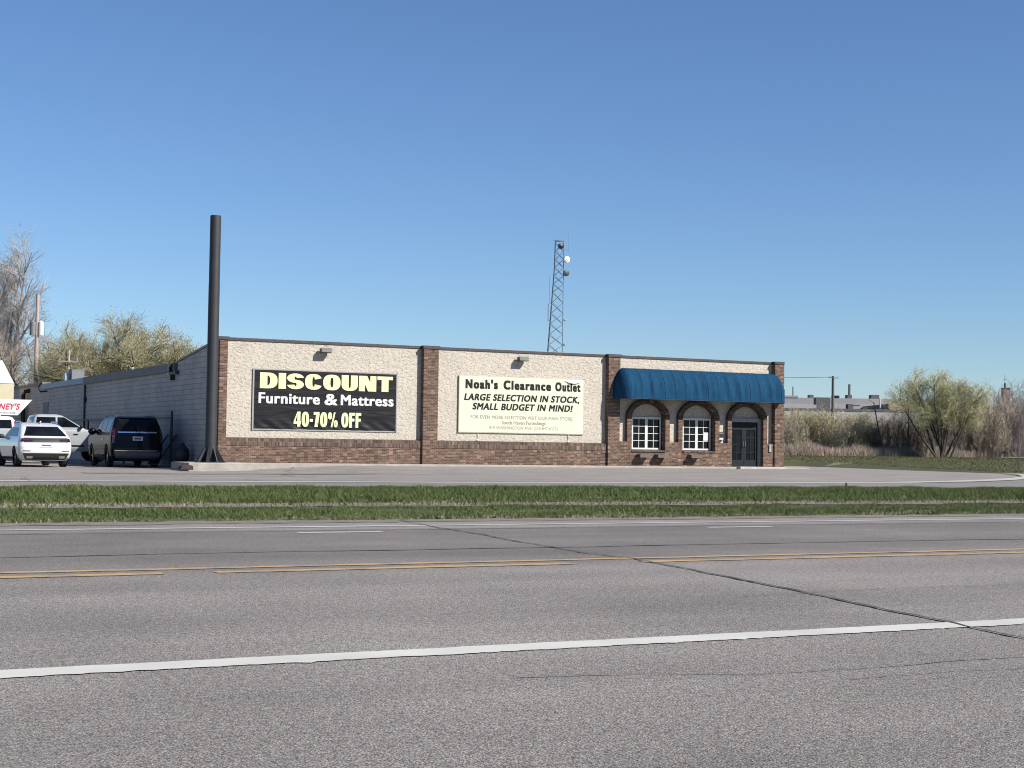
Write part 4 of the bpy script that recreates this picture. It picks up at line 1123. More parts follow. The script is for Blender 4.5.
for s in (-1, 1):
    bld(sc.side_panel(s, 1.40, 1.80, lin(-.88, -.80), lin(-.02, -.02), .008), 'side_window', 'car_glass', pk, smooth=True)
    bld(sc.side_panel(s, 1.40, 1.80, lin(.06, .06), lin(1.02, .34), .008), 'side_window', 'car_glass', pk, smooth=True)
    bld(sp_.side_panel(s, .62, .68, lin(-1.0, -1.0), lin(1.2, 1.2), .014), 'side_moulding', 'chrome', pk)
    bld(sp_.side_panel(s, 1.10, 1.14, lin(-.25, -.25), lin(-.05, -.05), .03), 'door_handle', 'chrome', pk)
    bld(sp_.side_panel(s, 1.10, 1.14, lin(.72, .72), lin(.92, .92), .03), 'door_handle', 'chrome', pk)
    bld(sp_.rear_panel(.85, 1.25, lin(min(s*.86, s*.98), min(s*.86, s*.98)), lin(max(s*.86, s*.98), max(s*.86, s*.98)), .01), 'tail_light', 'red_lamp', pk)
mirror(pk, .94, 1.05, 1.42, 'plastic')
pk.scale.z = 1.07; pk.location = (12.45, 69.3, -.20); pk.rotation_euler.z = R(-90)

# --- white van with a lettered roof sign
vn = thing('parked_van', 'white van carrying a slanted white roof sign with red lettering', 'van', (0, 0, 0))
LVV = [(.35,.88,-2.6,2.6,.1,.3,.02,.15),(.5,.97,-2.68,2.7,.14,.35,.03,.2),(1.0,1.0,-2.70,2.65,.14,.35,.03,.2),(1.25,.98,-2.68,1.9,.14,.3,.03,.2),(1.35,.96,-2.66,1.75,.14,.3,.03,.15),(1.75,.88,-2.58,1.15,.14,.25,.03,.1),(1.92,.78,-2.45,.8,.14,.2,.03,.1),(1.96,.6,-2.3,.5,.1,.2,.03,.1)]
sv = Shell(LVV)
body_with_wells(sv, zlist(LVV, .06), 'car_white', vn, (-1.6, 1.6), .36, .98)
wheels(vn, (-1.6, 1.6), .36, .97, 'rim_silver')
bld(sv.rear_panel(1.34, 1.80, lin(-.78, -.70), lin(.78, .70), .008), 'rear_window', 'car_glass', vn, smooth=True)
for s in (-1, 1):
    for ya, yb_ in ((-2.4, -1.3), (-1.2, -.1), (.0, 1.2)):
        bld(sv.side_panel(s, 1.34, 1.78, lin(ya, ya+.04), lin(yb_, yb_ if yb_ < 1 else .9), .008), 'side_window', 'car_glass', vn, smooth=True)
    bld(sv.rear_panel(1.45, 1.70, lin(min(s*.84, s*.93), min(s*.80, s*.88)), lin(max(s*.84, s*.93), max(s*.80, s*.88)), .012, 4, 4), 'tail_light', 'red_lamp', vn)
    bld(sv.side_panel(s, 1.45, 1.72, lin(-2.66, -2.6), lin(-2.52, -2.5), .012, 4, 4), 'tail_light', 'red_lamp', vn)
mirror(vn, .96, 1.3, 1.4, 'plastic')
vn.rotation_euler.z = R(90); vn.location = (9.75, 79.2, -.1)
def roofsign():
    # local frame of the van: its left side (-x) faces the street after the turn; local -y is the rear (right in the photo)
    m = MB(); m.prism_x([(2.2, 2.02), (-2.75, 2.02), (-3.42, 2.80), (2.2, 2.80)], -.34, -.26)
    o = bld(m, 'roof_sign', 'white_paint', vn)
    m = MB()
    for y in (-2.0, -.8, .4): m.box(-.30, -.26, y-.03, y+.03, 1.9, 2.4)
    bld(m, 'sign_bracket', 'black_metal', vn)
    return o
rs = roofsign()
vn.location.z = -.1
# lettering faces the street
def sign_text(body, y0, y1, z0, z1, mat, bold, parent):
    cu = bpy.data.curves.new('lettering', 'FONT'); cu.body = body; cu.offset = bold; cu.space_character = 1.1
    ob = bpy.data.objects.new('tmp', cu); COL.objects.link(ob); bpy.context.view_layer.update(); dg = bpy.context.evaluated_depsgraph_get()
    me = bpy.data.meshes.new_from_object(ob.evaluated_get(dg), depsgraph=dg); bpy.data.objects.remove(ob)
    xs_ = [v.co.x for v in me.vertices]; lo, hi = min(xs_), max(xs_)
    for v in me.vertices:
        zz = v.co.y/.73*(z1-z0); v.co = Vector((0-.346, y0+(v.co.x-lo)/(hi-lo)*(y1-y0)-.22*zz, z0+zz))
    me.materials.clear(); me.materials.append(M[mat])
    me.name = 'lettering'
    o = bpy.data.objects.new('lettering', me); COL.objects.link(o); o.parent = parent
sign_text("NEY'S", -1.85, -2.80, 2.30, 2.60, 'let_red', .03, rs)
sign_text('FURNITURE', -1.9, -2.62, 2.09, 2.17, 'let_dark', .0, rs)
vn.rotation_euler.z = R(90)

# ------------------------------------------------------------------ gabled structure far left
t = thing('gabled_kiosk', 'narrow cream kiosk with a steep white gable behind the van', 'kiosk', (14.3, 99.0, -.2))
kx0, kx1, ky0, ky1 = 13.75, 15.35, 98.6, 101.5
m = MB(); m.box(kx0, kx1, ky0, ky1, -.4, 4.14); m.build('wall', 'cream_paint', t)
m = MB(); ka = (kx0+kx1)/2; m.prism_y([(kx0-.02, 4.143), (kx1+.02, 4.143), (ka+.08, 5.55), (ka-.08, 5.55)], ky0-.03, ky1+.03); m.build('gable', 'white_paint', t)

# ------------------------------------------------------------------ utility poles, mast, rooftop things
def upole(x, y, z0, h, r, mat, label, arm=None, cans=False, armdir=CR):
    t = thing('utility_pole', label, 'utility pole', (x, y, z0))
    m = MB(); m.tube([(x, y, z0-.3), (x, y, z0+h)], [r*1.15, r*.8], 10); m.build('pole', mat, t, smooth=True)
    if arm:
        for dz, w in arm:
            m = MB(); c = Vector((x, y, z0+h-dz)); m.obox(c-CF*(r+.06), armdir*w, Vector((0,0,.045)), CF*.05); ao = m.build('crossarm', mat, t)
            for k in (-.85, .85):
                m = MB(); p = c-CF*(r+.06)+armdir*w*k; m.tube([p+Vector((0,0,.07)), p+Vector((0,0,.24))], [.045, .03], 8); m.build('insulator', 'galv', ao)
    if cans:
        for sgn, mt, rr_ in ((-1, 'grey_box', .36), (1, 'white_paint', .30)):
            c = Vector((x, y, z0+h))+CR*sgn*(.13+r)
            m = MB(); m.tube([c+Vector((0,0,-2.95)), c+Vector((0,0,-2.0))], rr_*.65, 12); m.tube([c+Vector((0,0,-2.0)), c+Vector((0,0,-1.9))], [rr_*.65, rr_*.3], 12); m.build('transformer', mt, t, smooth=True)
            for zz in (-2.25, -2.75):
                m = MB(); p = Vector((x, y, z0+h+zz)); m.tube([p, p+CR*sgn*.3], .04, 6); m.build('bracket', 'galv', t)
    return t
upole(19.15, 113.5, 0, 11.1, .15, 'wood_pole', 'pinkish wooden utility pole with transformers beside the tall bare tree', cans=True)
upole(19.3, 102.2, 0, 6.55, .075, 'wood_pole', 'short wooden utility pole with a crossarm behind the store roof', arm=((.75, .65),))
upole(127.3, 159.7, .3, 10.1, .21, 'wood_pole_dark', 'dark utility pole standing before the pale factory', arm=((.25, .95),), armdir=CF*.6+CR*.8)
upole(16.9, 150.0, 0, 9.8, .16, 'wood_pole', 'distant thin utility pole half hidden by the tall bare tree', arm=((.5, 1.1), (1.5, 1.0)))
m = MB()
p0 = Vector((126.9, 159.5, 10.25)); p1 = Vector((101, 175, 10.9))
m.tube([p0.lerp(p1, i/14)-Vector((0, 0, .5*math.sin(math.pi*i/14))) for i in range(15)], .03, 4)
o = m.build('power_line', 'wood_pole_dark', None, off=tuple(p0)); tag(o, 'thin power line running left from the dark utility pole', 'power line')

t = thing('rooftop_unit', 'grey rooftop unit at the far end of the store roof', 'rooftop unit', (16.9, 87.5, 3.95))
m = MB(); m.box(16.6, 17.3, 87, 88, 3.96, 4.62); m.build('cabinet', 'grey_box', t, bevel=.03)
m = MB(); m.box(16.30, 16.50, 87.3, 87.7, 3.96, 4.45); m.build('duct', 'galv', t)
m = MB(); m.box(16.58, 17.32, 86.98, 88.02, 4.625, 4.67); m.build('lid', 'galv_dark', t)
m = MB(); m.tube([(16.5, 72.0, 3.95), (16.5, 72.0, 4.12)], .06, 8); m.tube([(16.5, 72.0, 4.12), (16.5, 72.0, 4.16)], .09, 8)
o = m.build('roof_vent', 'white_paint', None, off=(16.5, 72.0, 3.95)); tag(o, 'tiny white vent cap on the edge of the store roof', 'roof vent')

# lattice mast
TX, TY = 107.0, 197.3
t = thing('lattice_mast', 'tall tapering steel lattice mast with dishes rising behind the store', 'mast', (TX, TY, 0))
TH = 30.8
def mast_w(z): return 3.55 - (3.55-1.42)*min(1, z/28.0)
C3 = [R(-118), R(2), R(122)]
def leg(k, z):
    a = C3[k]-YAW; rad = mast_w(z)/math.sqrt(3)
    # slight lean keeps the right leg nearly upright
    sh = CR*(-(mast_w(z)-1.42)/1.7320-.18)
    return Vector((TX+math.cos(a)*rad, TY+math.sin(a)*rad, z))+Vector((sh.x, sh.y, 0))
for k in range(3):
    m = MB(); m.tube([leg(k, z) for z in (0, 10, 20, 27, TH)], .052, 6); m.build('mast_leg', 'galv_dark', t)
m = MB(); zz = 0.; i = 0
while zz < TH-.5:
    z2 = min(TH, zz+(1.55 if zz < 23 else 1.2))
    for k in range(3):
        a, b_ = (k, (k+1) % 3)
        if i % 2: a, b_ = b_, a
        m.tube([leg(a, zz), leg(b_, z2)], .036, 4, False)
        m.tube([leg(b_, zz), leg(a, z2)], .03, 4, False)
    zz = z2; i += 1
for k in range(3): m.tube([leg(k, TH-.03), leg((k+1) % 3, TH-.03)], .05, 4, False)
m.build('bracing', 'galv_dark', t)
def dish(z, off, mat, r=.55, face=-1):
    c = leg(1, z)+CR*off-CF*.5
    m = MB(); ax = (CF*-.85+CR*.5).normalized(); m.tube([c-ax*.15, c+ax*.15, c+ax*.32], [r*.96, r, r*.35], 18)
    m.tube([c-ax*.1, leg(1, z)], .05, 6); m.build('dish', mat, t, smooth=True)
dish(29.95, -.45, 'black_metal', .42); dish(28.0, .42, 'white_paint', .50); dish(26.0, .38, 'dish_dark', .46)
for off, h0, h1, rr_ in ((-1.45, 30.8, 32.6, .02), (.05, 30.8, 33.0, .025), (.75, 29.4, 33.0, .035), (-2.0, 21.5, 25.5, .03), (-2.15, 19.0, 21.5, .05)):
    c = leg(1, h0)+CR*off
    m = MB(); m.tube([Vector((c.x, c.y, h0)), Vector((c.x, c.y, h1))], rr_, 6)
    kk = 1 if off > -1.4 else 0
    m.tube([Vector((c.x, c.y, h0+.1)), leg(kk, h0-.1 if h0 > 30.7 else h0+.1)], .03, 4); m.build('whip_antenna', 'galv' if off != -2.15 else 'galv_dark', t)
for z in (19.2, 15.6):
    m = MB(); c = leg(1, z)+CR*.28; m.sphere(c, .2, 8, 6); m.build('side_lamp', 'galv', t)

# ------------------------------------------------------------------ factory and chimney on the right
FC = Vector((162.0, 199.5, .3))
t = thing('factory', 'long pale factory with roof units beyond the thicket', 'factory', tuple(FC))
def fbox(name, mat, a, b, d0, d1, z0, z1, parent=t):
    m = MB(); c = FC+CR*((a+b)/2)+CF*((d0+d1)/2)+Vector((0,0,(z0+z1)/2-FC.z)); m.obox(c, CR*((b-a)/2), CF*((d1-d0)/2), Vector((0,0,(z1-z0)/2)))
    return m.build(name, mat, parent)
fbox('wall', 'factory_white', -42, 12.8, 0, 22, 0, 7.2); fbox('roof_edge', 'factory_dark', -42.1, 12.9, -.1, 22.1, 7.2, 7.55)
fbox('upper_wall', 'factory_grey', -42, 28, 22.3, 44, 0, 10.0); fbox('upper_wall', 'factory_grey', -42, -3.9, 22.2, 43, 10.0, 10.35)
fbox('roof_band', 'factory_white', -42, 28, 22.15, 22.29, 7.6, 8.9)
fbox('brick_wing', 'factory_brick', 7.3, 30, 2, 21.5, 0, 8.55); 
def fp(name, mat, px0, px1, d0, z0, z1, dep=2.0):
    k = (250+d0)/1540; fbox(name, mat, (px0-512)*k-54.9, (px1-512)*k-54.9, d0, d0+dep, z0, z1)
fp('roof_unit', 'factory_dark', 818.5, 833, 6, 7.56, 9.55); fp('roof_unit', 'factory_dark', 836, 842, 26, 9.2, 10.6)
fp('roof_unit', 'factory_dark', 851, 856, 6, 7.56, 8.5); fp('roof_rail', 'factory_dark', 856.2, 863, 6, 8.2, 8.4); fp('roof_rail', 'factory_dark', 866, 878, 6, 7.75, 7.95)
fp('roof_unit', 'factory_dark', 850, 854.5, 24, 10.01, 10.7); fp('roof_stack', 'factory_dark', 851.6, 853, 24.3, 10.71, 12.6, .8)
fp('roof_unit', 'factory_dark', 874, 882, 24, 10.01, 10.75); fp('roof_stack', 'white_paint', 883, 884, 5, 7.56, 9.5, .5)
fp('roof_unit', 'factory_dark', 812, 816, 24, 10.01, 10.6); fp('roof_unit', 'factory_dark', 783, 787, 24, 10.36, 11.5); fp('roof_stack', 'factory_dark', 795, 795.7, 24, 10.36, 12.0, .4)
fp('wall_panel', 'factory_white', 786, 819, 5.5, 7.56, 8.3)
t2 = thing('brick_chimney', 'square brick chimney with a thin antenna above the bare saplings', 'chimney', (191.6, 194.5, .3))
m = MB(); c = Vector((191.6, 194.5, 5.9)); m.obox(c, CR*.58, CF*.58, Vector((0,0,5.7))); m.build('shaft', 'chimney_brick', t2)
m = MB(); m.obox(c+Vector((0,0,5.76)), CR*.68, CF*.68, Vector((0,0,.05))); m.build('cap', 'factory_dark', t2)
m = MB(); m.tube([c+Vector((-.15,0,5.8)), c+Vector((-.15,0,6.6))], .18, 8); m.build('flue', 'factory_dark', t2)
m = MB(); m.tube([c+Vector((-.2,0,6.6)), c+Vector((-.2,0,8.0))], .04, 6); m.tube([c+Vector((-.2,0,7.2))+CR*.3, c+Vector((-.2,0,7.2))-CR*.3], .03, 4); m.build('antenna', 'factory_dark', t2)

# thin stake on the lawn and a short stub in the verge
m = MB(); sx, sy = 46.25, 46.2; m.obox((sx, sy, .78), CR*.03, CF*.015, Vector((0,0,.74)))
o = m.build('marker_post', 'wood_pole_dark', None, off=(sx, sy, 0)); tag(o, 'thin dark marker post standing in the lawn at the lot edge', 'post')
m = MB(); m.tube([(21.5, 26.5, -.05), (21.5, 26.5, .07)], .02, 8); m.sphere((21.5, 26.5, .075), .024, 8, 6)
o = m.build('short_stub', 'black_metal', None, off=(21.5, 26.5, 0), smooth=True); tag(o, 'tiny dark stub at the far edge of the grass verge', 'stub')

# ------------------------------------------------------------------ trees
def perp(d, r):
    a = Vector((r.gauss(0,1), r.gauss(0,1), r.gauss(0,1))); a -= d*a.dot(d); return a.normalized()

class Tree:
    def __init__(s, seed): s.r = random.Random(seed); s.wood = MB(); s.twig = MB(); s.tips = []
    def limb(s, p, d, length, r0, r1, bend, up, mb, n=5, segs=5):
        pts = [p]; rad = [r0]; d = d.normalized()
        for i in range(segs):
            d = (d+perp(d, s.r)*bend*s.r.uniform(.3, 1)+Vector((0,0,up))).normalized()
            p = p+d*length/segs; pts.append(p); rad.append(r0+(r1-r0)*(i+1)/segs)
        mb.tube(pts, rad, n, False)
        return pts, d
    def spread(s, pts, r_at, level, spec):
        """spec: list of (count, length, angle range, radius, bend, up, start)"""
        if level >= len(spec): return
        cnt, ln, a0, a1, rad, bend, up, start = spec[level]
        last = level == len(spec)-1
        r = s.r
        cnt = int(cnt*r.uniform(.8, 1.25)+.5)
        for i in range(cnt):
            t = start+(1-start)*((i+r.random())/cnt)
            f = t*(len(pts)-1); k = min(int(f), len(pts)-2); p = pts[k].lerp(pts[k+1], f-k)
            d0 = (pts[k+1]-pts[k]).normalized(); a = R(r.uniform(a0, a1))
            d = d0*math.cos(a)+perp(d0, r)*math.sin(a)
            if d.z < -.35: d.z *= .3
            l = ln*r.uniform(.6, 1.25)*(1-.45*t if level == 0 else 1-.25*t)
            q, _ = s.limb(p, d, l, rad*r.uniform(.8, 1.15), rad*.45, bend, up, s.twig if level >= 1 else s.wood, 3 if level >= 1 else 5, 3 if last else 4)
            if last: s.tips += [q[-1], q[-2], q[len(q)//2]] if len(q) > 2 else [q[-1]]
            s.spread(q, rad*.45, level+1, spec)
    def leaves(s, n, size, jit):
        m = MB(); r = s.r
        if not s.tips: return m
        for _ in range(n):
            p = r.choice(s.tips)+Vector((r.gauss(0, jit), r.gauss(0, jit), r.gauss(0, jit)))
            a = perp(Vector((0,0,1)), r); b = Vector((r.gauss(0,1), r.gauss(0,1), r.gauss(0,1))).normalized(); sz = size*r.uniform(.5, 1.3)
            u = a*sz*.5; v = (b-a*b.dot(a)).normalized()*sz*.5
            m.add([p-u, p-v*.7, p+u, p+v*.7], [(0,1,2,3)])
        return m

def finish_tree(T, name, label, cat, loc, wood, twig, bud=None, nb=0, size=.1, jit=.12, group=None):
    t = thing(name, label, cat, tuple(loc), group)
    T.wood.build('trunk', wood, t)
    m = T.twig; k = len(m.f); m.mi = [0]*k
    mats = [twig]
    if bud:
        lv = T.leaves(nb, size, jit); m.cur = 1; m.add(lv.v, lv.f); mats.append(bud)
    m.build('crown', mats, t)
    return t

# tall bare tree at the left edge of the picture
T = Tree(11); base = Vector((19.3, 131, -.1)); st_ = []
for lean, az, ln, r0 in ((.03, 0, 15.6, .22), (.13, .3, 15.6, .26), (.22, 0.1, 11.5, .18), (.10, 2.6, 14.5, .24), (.22, 3.4, 13, .2), (.12, 1.6, 14, .2), (.10, 4.6, 13, .2)):
    d = (Vector((0,0,1))+(CR*math.cos(az)+CF*math.sin(az))*lean).normalized()
    pts, _ = T.limb(base+Vector((T.r.uniform(-.4,.4), T.r.uniform(-.4,.4), 0)), d, ln, r0, .045, .07, .02, T.wood, 7, 9); st_.append(pts)
for pts in st_:
    T.spread(pts, .05, 0, [(15, 3.9, 25, 55, .05, .12, .05, .2), (9, 1.7, 22, 55, .022, .16, .04, .15), (7, .85, 20, 55, .012, .18, .02, .2)])
finish_tree(T, 'bare_tree', 'tall bare grey tree at the left edge behind the kiosk', 'tree', base, 'bark_grey', 'twig_grey', 'buds_grey', 11000, .07, .16)
# round budding tree behind the store
def round_tree(seed, base, trunk_h, spread_, wood, twig, bud, nb, label, limbs=8, up=.05, ln=5.5, size=.16, jit=.2, twn=1.0):
    T = Tree(seed); b = Vector(base); pts, d = T.limb(b, Vector((T.r.uniform(-.06,.06), 0, 1)), trunk_h, .34, .26, .05, 0, T.wood, 8, 4)
    top = pts[-1]
    for i in range(limbs):
        a = 2.4*i+T.r.uniform(-.2, .2); el = math.asin(.12+.86*(i+.5)/limbs)
        d = Vector((math.cos(a)*math.cos(el), math.sin(a)*math.cos(el), math.sin(el)))
        q, _ = T.limb(top-Vector((0,0,T.r.uniform(0, .5))), d, ln*spread_*T.r.uniform(.85, 1.15), .17, .05, .16, up, T.wood, 6, 7)
        T.spread(q, .05, 0, [(11*twn, 2.7*spread_, 25, 65, .05, .2, .03, .15), (8*twn, 1.3*spread_, 25, 65, .022, .2, .02, .15), (6*twn, .7, 25, 65, .013, .2, .02, .2)])
    return finish_tree(T, 'budding_tree' if bud == 'buds_green' else 'bare_tree', label, 'tree', b, wood, twig, bud, nb, size, jit)
round_tree(21, (25.3, 112.6, -.1), 3.3, 1.0, 'bark_dark', 'twig_yellow', 'buds_green', 90000, 'broad yellow green budding tree rising behind the grey store wall', 24, .02, 5.4, .07, .30, 1.15)
round_tree(22, (22.6, 127, -.1), 2.6, .95, 'bark_dark', 'twig_brown', 'buds_tan', 2500, 'dark bare tree between the wooden pole and the budding tree', 8, .07, 6.6, .10, .2)
round_tree(23, (35.6, 141, -.1), 4.4, .92, 'bark_grey', 'twig_grey', 'buds_olive', 2500, 'bare tree behind the budding tree, nearest the tall steel pole', 8, .09, 6.8, .12, .2)
round_tree(24, (29.5, 150, -.1), 3.2, .9, 'bark_grey', 'twig_grey', 'buds_grey', 2000, 'distant bare tree half hidden behind the budding tree', 8, .09, 6.6, .12, .2, .9)
round_tree(25, (24.6, 155, -.1), 2.6, .8, 'bark_dark', 'twig_brown', 'buds_olive', 2500, 'distant low dark tree seen under the transformer pole', 7, .05, 5.6, .14, .2, .9)

# willow: fan of dark stems with yellow green twigs
T = Tree(31); base = Vector((66.6, 72.9, .25)); st_ = []
for lean, dep, ln, r0 in ((-.72, .1, 4.5, .085), (-.56, -.2, 4.6, .075), (-.36, .2, 4.9, .09), (-.18, -.1, 4.7, .085), (-.06, .35, 4.5, .08), (.10, -.3, 4.4, .085), (.22, .1, 4.2, .07), (.40, -.1, 4.3, .08), (.52, .3, 4.1, .07), (.30, .5, 4.0, .065), (-.45, .6, 4.2, .065)):
    d = (Vector((0,0,1))+CR*lean*.9+CF*dep*.5).normalized()
    pts, _ = T.limb(base+CR*T.r.uniform(-.35,.45)+CF*T.r.uniform(-.3,.3), d, ln, r0, .02, .08, .03, T.wood, 6, 9); st_.append(pts)
for pts in st_:
    T.spread(pts, .03, 0, [(14, 1.6, 20, 65, .020, .14, .04, .38), (10, .8, 18, 55, .010, .15, .04, .12), (7, .42, 20, 60, .006, .15, .02, .15)])
finish_tree(T, 'willow_tree', 'fan shaped willow with dark stems and fresh yellow green twigs on the lawn edge', 'tree', base, 'bark_dark', 'twig_willow', 'buds_willow', 40000, .05, .14)

# thicket shrubs: each one a clump of rising stems
def shrub(seed, base, h, spread_, stems, wood, twig, bud, nb, label, r0=.03, n1=7, lean=.45, size=.07, name='bare_shrub'):
    T = Tree(seed); b = Vector(base); b.z = max(land_z(b.x, b.y), -.03)-.02
    for i in range(stems):
        a = T.r.uniform(0, 2*math.pi); rad = spread_*math.sqrt(T.r.random())
        p = b+Vector((math.cos(a)*rad, math.sin(a)*rad, 0)); hh = h*T.r.uniform(.62, 1.08)
        d = (Vector((0,0,1))+Vector((math.cos(a), math.sin(a), 0))*lean*T.r.uniform(-.2, 1)).normalized()
        pts, _ = T.limb(p, d, hh, r0*T.r.uniform(.6, 1.1), .008, .12, .03, T.wood, 4, 6)
        T.spread(pts, .02, 0, [(n1*1.5, h*.28, 18, 50, r0*.38, .15, .06, .05), (7, h*.14, 20, 55, .008, .15, .03, .15)])
    return finish_tree(T, name, label, 'shrub', b, wood, twig, bud, nb, size, .1, 'shrubs of the thicket')
# (across-view px guide, depth, height, ...) turned into ground points
def gp(u, d): p = CF*d+CR*u; return (p.x, p.y, 0)
S = [
 (gp(17.3, 97.0), 2.9, 1.2, 26, 'bark_grey', 'twig_tan', 'buds_olive', 1500, 'olive tinged shrub right against the end of the store'),
 (gp(19.0, 98.5), 3.0, 1.2, 26, 'bark_grey', 'twig_tan', 'buds_olive', 2400, 'olive budding shrub second from the end of the store'),
 (gp(20.8, 97.5), 2.9, 1.2, 26, 'bark_grey', 'twig_tan', 'buds_green', 2400, 'greenest shrub of the thicket, under the dark utility pole'),
 (gp(22.4, 98.5), 2.7, 1.1, 24, 'bark_grey', 'twig_tan', 'buds_olive', 1500, 'tan and olive shrub right of the dark utility pole'),
 (gp(24.1, 98.0), 2.6, 1.2, 26, 'bark_dark', 'twig_brown', 'buds_tan', 500, 'brown shrub between the olive shrubs and the dark thicket'),
 (gp(25.9, 99.0), 2.9, 1.2, 32, 'bark_dark', 'twig_brown', 'buds_grey', 300, 'dense dark shrub left of the willow'),
 (gp(27.6, 100.0), 2.8, 1.3, 32, 'bark_dark', 'twig_brown', 'buds_grey', 300, 'dense dark shrub directly behind the left stems of the willow'),
 (gp(29.6, 100.5), 3.2, 1.3, 32, 'bark_grey', 'twig_brown', 'buds_tan', 500, 'grey brown shrub behind the middle of the willow'),
 (gp(31.4, 100.5), 4.0, 1.2, 28, 'bark_grey', 'twig_tan', 'buds_tan', 1400, 'tan budding shrub right of the willow'),
]
for i, s_ in enumerate(S):
    s_ = list(s_); s_[1] *= .93; s_[3] = int(s_[3]*1.5); s_[7] = int(s_[7]*2.5)
    shrub(50+i, *s_)
S2 = [(18.0, 2.9, 'twig_tan', 'buds_olive', 1800, 'olive shrub in the back row near the end of the store'), (20.0, 3.1, 'twig_tan', 'buds_olive', 1800, 'olive shrub in the back row left of the dark utility pole'),
      (22.0, 2.9, 'twig_tan', 'buds_olive', 1400, 'olive shrub in the back row right of the dark utility pole'), (24.0, 2.7, 'twig_tan', 'buds_tan', 900, 'tan shrub in the back row behind the thin leaning sapling'),
      (26.0, 3.0, 'twig_brown', 'buds_grey', 600, 'dark shrub in the back row left of the willow'), (28.2, 3.0, 'twig_brown', 'buds_grey', 600, 'dark shrub in the back row behind the left side of the willow'),
      (30.4, 3.3, 'twig_brown', 'buds_tan', 600, 'brown shrub in the back row behind the right side of the willow')]
for i, (u, h, tw, bu, nb, lab) in enumerate(S2): shrub(120+i, gp(u, 102.5), h*.9, 1.3, 38, 'bark_grey', tw, bu, nb, lab)
for i, (u, d, h, n) in enumerate(((32.0, 103, 4.6, 26), (33.2, 101, 4.3, 26), (34.3, 105, 5.6, 26), (35.3, 102.5, 5.1, 26), (36.6, 106, 5.9, 26), (37.9, 103, 5.2, 26), (39.6, 105, 5.6, 26), (41.6, 104, 5.2, 22))):
    lab = ['pale sapling clump just right of the tan budding shrub', 'lower sapling clump in front, left of the brick chimney', 'tall sapling clump to the left of the brick chimney', 'sapling clump in front of the brick chimney',
           'tall sapling clump behind, under the brick chimney antenna', 'sapling clump at the right edge behind the marker post', 'sapling clump cut by the right edge of the picture', 'sapling clump past the right edge of the lawn'][i]
    shrub(70+i, gp(u, d), h*.80, 1.0, int(n*1.7), 'bark_grey', 'twig_purple', 'buds_tan', 120, lab, r0=.03, n1=9, lean=.16, name='sapling_clump')
# two thin bare saplings in front of the thicket
for i, (u, d, h, lab) in enumerate(((23.4, 96.5, 3.5, 'single thin leaning sapling among the brown shrubs'), (25.0, 97.0, 4.0, 'single thin upright sapling left of the dense dark shrub'))):
    T = Tree(90+i); b = Vector(gp(u, d)); b.z = max(land_z(b.x, b.y), -.03)
    pts, _ = T.limb(b, Vector((0,0,1))-CR*(.2 if i == 0 else 0), h, .06, .03, .06, 0, T.wood, 5, 6)
    T.spread(pts, .02, 0, [(5, .8, 40, 80, .02, .15, .02, .5), (3, .4, 30, 60, .01, .1, .02, .3)])
    finish_tree(T, 'thin_sapling', lab, 'sapling', b, 'bark_dark', 'twig_brown')
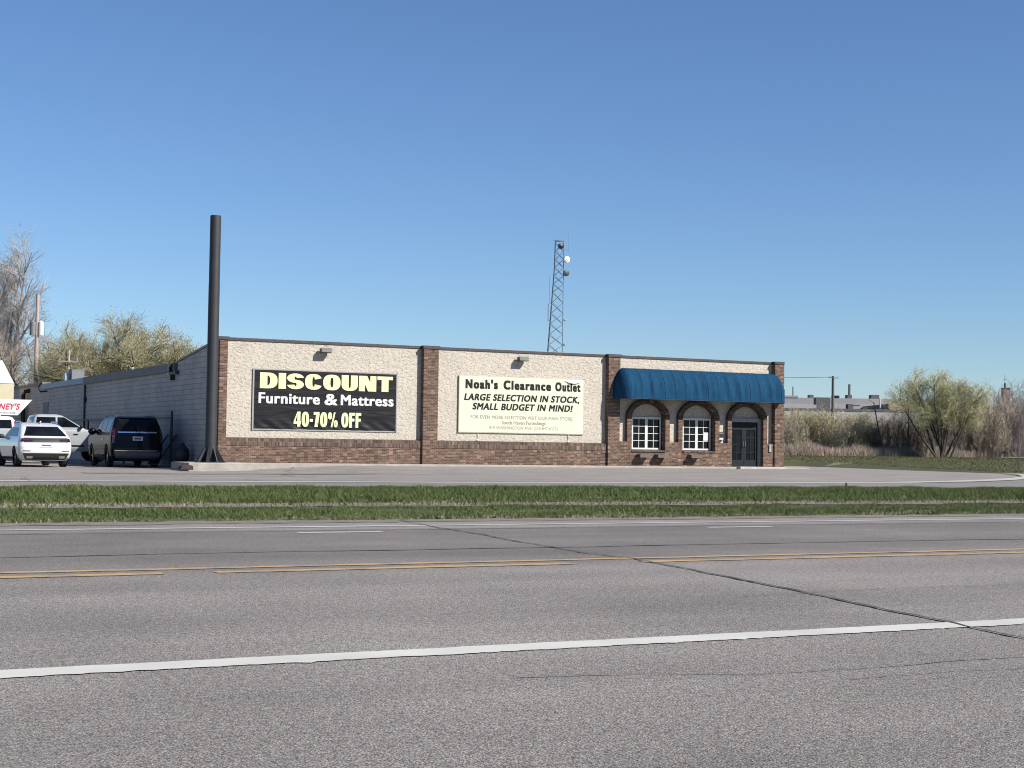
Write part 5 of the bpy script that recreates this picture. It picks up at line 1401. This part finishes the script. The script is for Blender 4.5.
# far tree line on the horizon, one mass
T = Tree(99)
for i in range(260):
    u = T.r.uniform(-330, 420); d = T.r.uniform(420, 520); p = Vector(gp(u, d)); h = T.r.uniform(5, 9)
    for k in range(5):
        T.limb(p+CR*T.r.uniform(-3, 3), Vector((T.r.uniform(-.5,.5), T.r.uniform(-.5,.5), 1)), h*T.r.uniform(.7, 1), .35, .08, .15, 0, T.twig, 3, 3)
    c = p+Vector((0,0,h*.55))
    for k in range(26):
        q = c+Vector((T.r.gauss(0,3), T.r.gauss(0,3), T.r.gauss(0,h*.2))); T.limb(q, Vector((T.r.gauss(0,1), T.r.gauss(0,1), T.r.gauss(.6,.6))), 2.2, .10, .03, .2, 0, T.twig, 3, 2)
o = T.twig.build('far_woods', 'twig_grey'); stuff(o); tag(o, 'far line of bare woods on the horizon', 'woods')

# ------------------------------------------------------------------ light, sky, camera
world = bpy.data.worlds.new('World'); scene.world = world; world.use_nodes = True
nt = world.node_tree; bg = nt.nodes['Background']
sky = nt.nodes.new('ShaderNodeTexSky'); sky.sky_type = 'NISHITA'; sky.sun_disc = False
sky.sun_elevation = SUN_EL; sky.sun_rotation = math.atan2(SUN_DIR.x, SUN_DIR.y)
sky.altitude = 300; sky.air_density = 1.0; sky.dust_density = .0; sky.ozone_density = 4.0
L(nt, mix(nt, sky.outputs['Color'], (.85, .985, 1.17), 1.0, 'MULTIPLY'), bg.inputs['Color']); bg.inputs['Strength'].default_value = .058
sun = bpy.data.lights.new('sun', 'SUN'); sun.energy = 5.0; sun.angle = R(.53); sun.color = (1, .955, .89)
so = bpy.data.objects.new('sun', sun); COL.objects.link(so)
so.rotation_euler = (-SUN_DIR).to_track_quat('-Z', 'Y').to_euler(); so.location = (20, -20, 40)

cam = bpy.data.cameras.new('camera'); co = bpy.data.objects.new('camera', cam); COL.objects.link(co)
cam.sensor_fit = 'HORIZONTAL'; cam.sensor_width = 36; cam.lens = FPX/1024*36; cam.clip_start = .1; cam.clip_end = 6000
fwd = Vector((math.sin(YAW)*math.cos(PITCH), math.cos(YAW)*math.cos(PITCH), math.sin(PITCH)))
r_ = Vector((math.cos(YAW), -math.sin(YAW), 0)); u_ = r_.cross(fwd)
r2 = r_*math.cos(ROLL)+u_*math.sin(ROLL); u2 = u_*math.cos(ROLL)-r_*math.sin(ROLL)
mat = Matrix((r2, u2, -fwd)).transposed().to_4x4(); mat.translation = (0, 0, EYE)
co.matrix_world = mat
scene.camera = co

scene.view_settings.view_transform = 'Standard'; scene.view_settings.look = 'None'
scene.view_settings.gamma = 1; scene.view_settings.use_curve_mapping = False
scene.view_settings.exposure = .8
scene.cycles.max_bounces = 6
scene.cycles.filter_width = 1.05
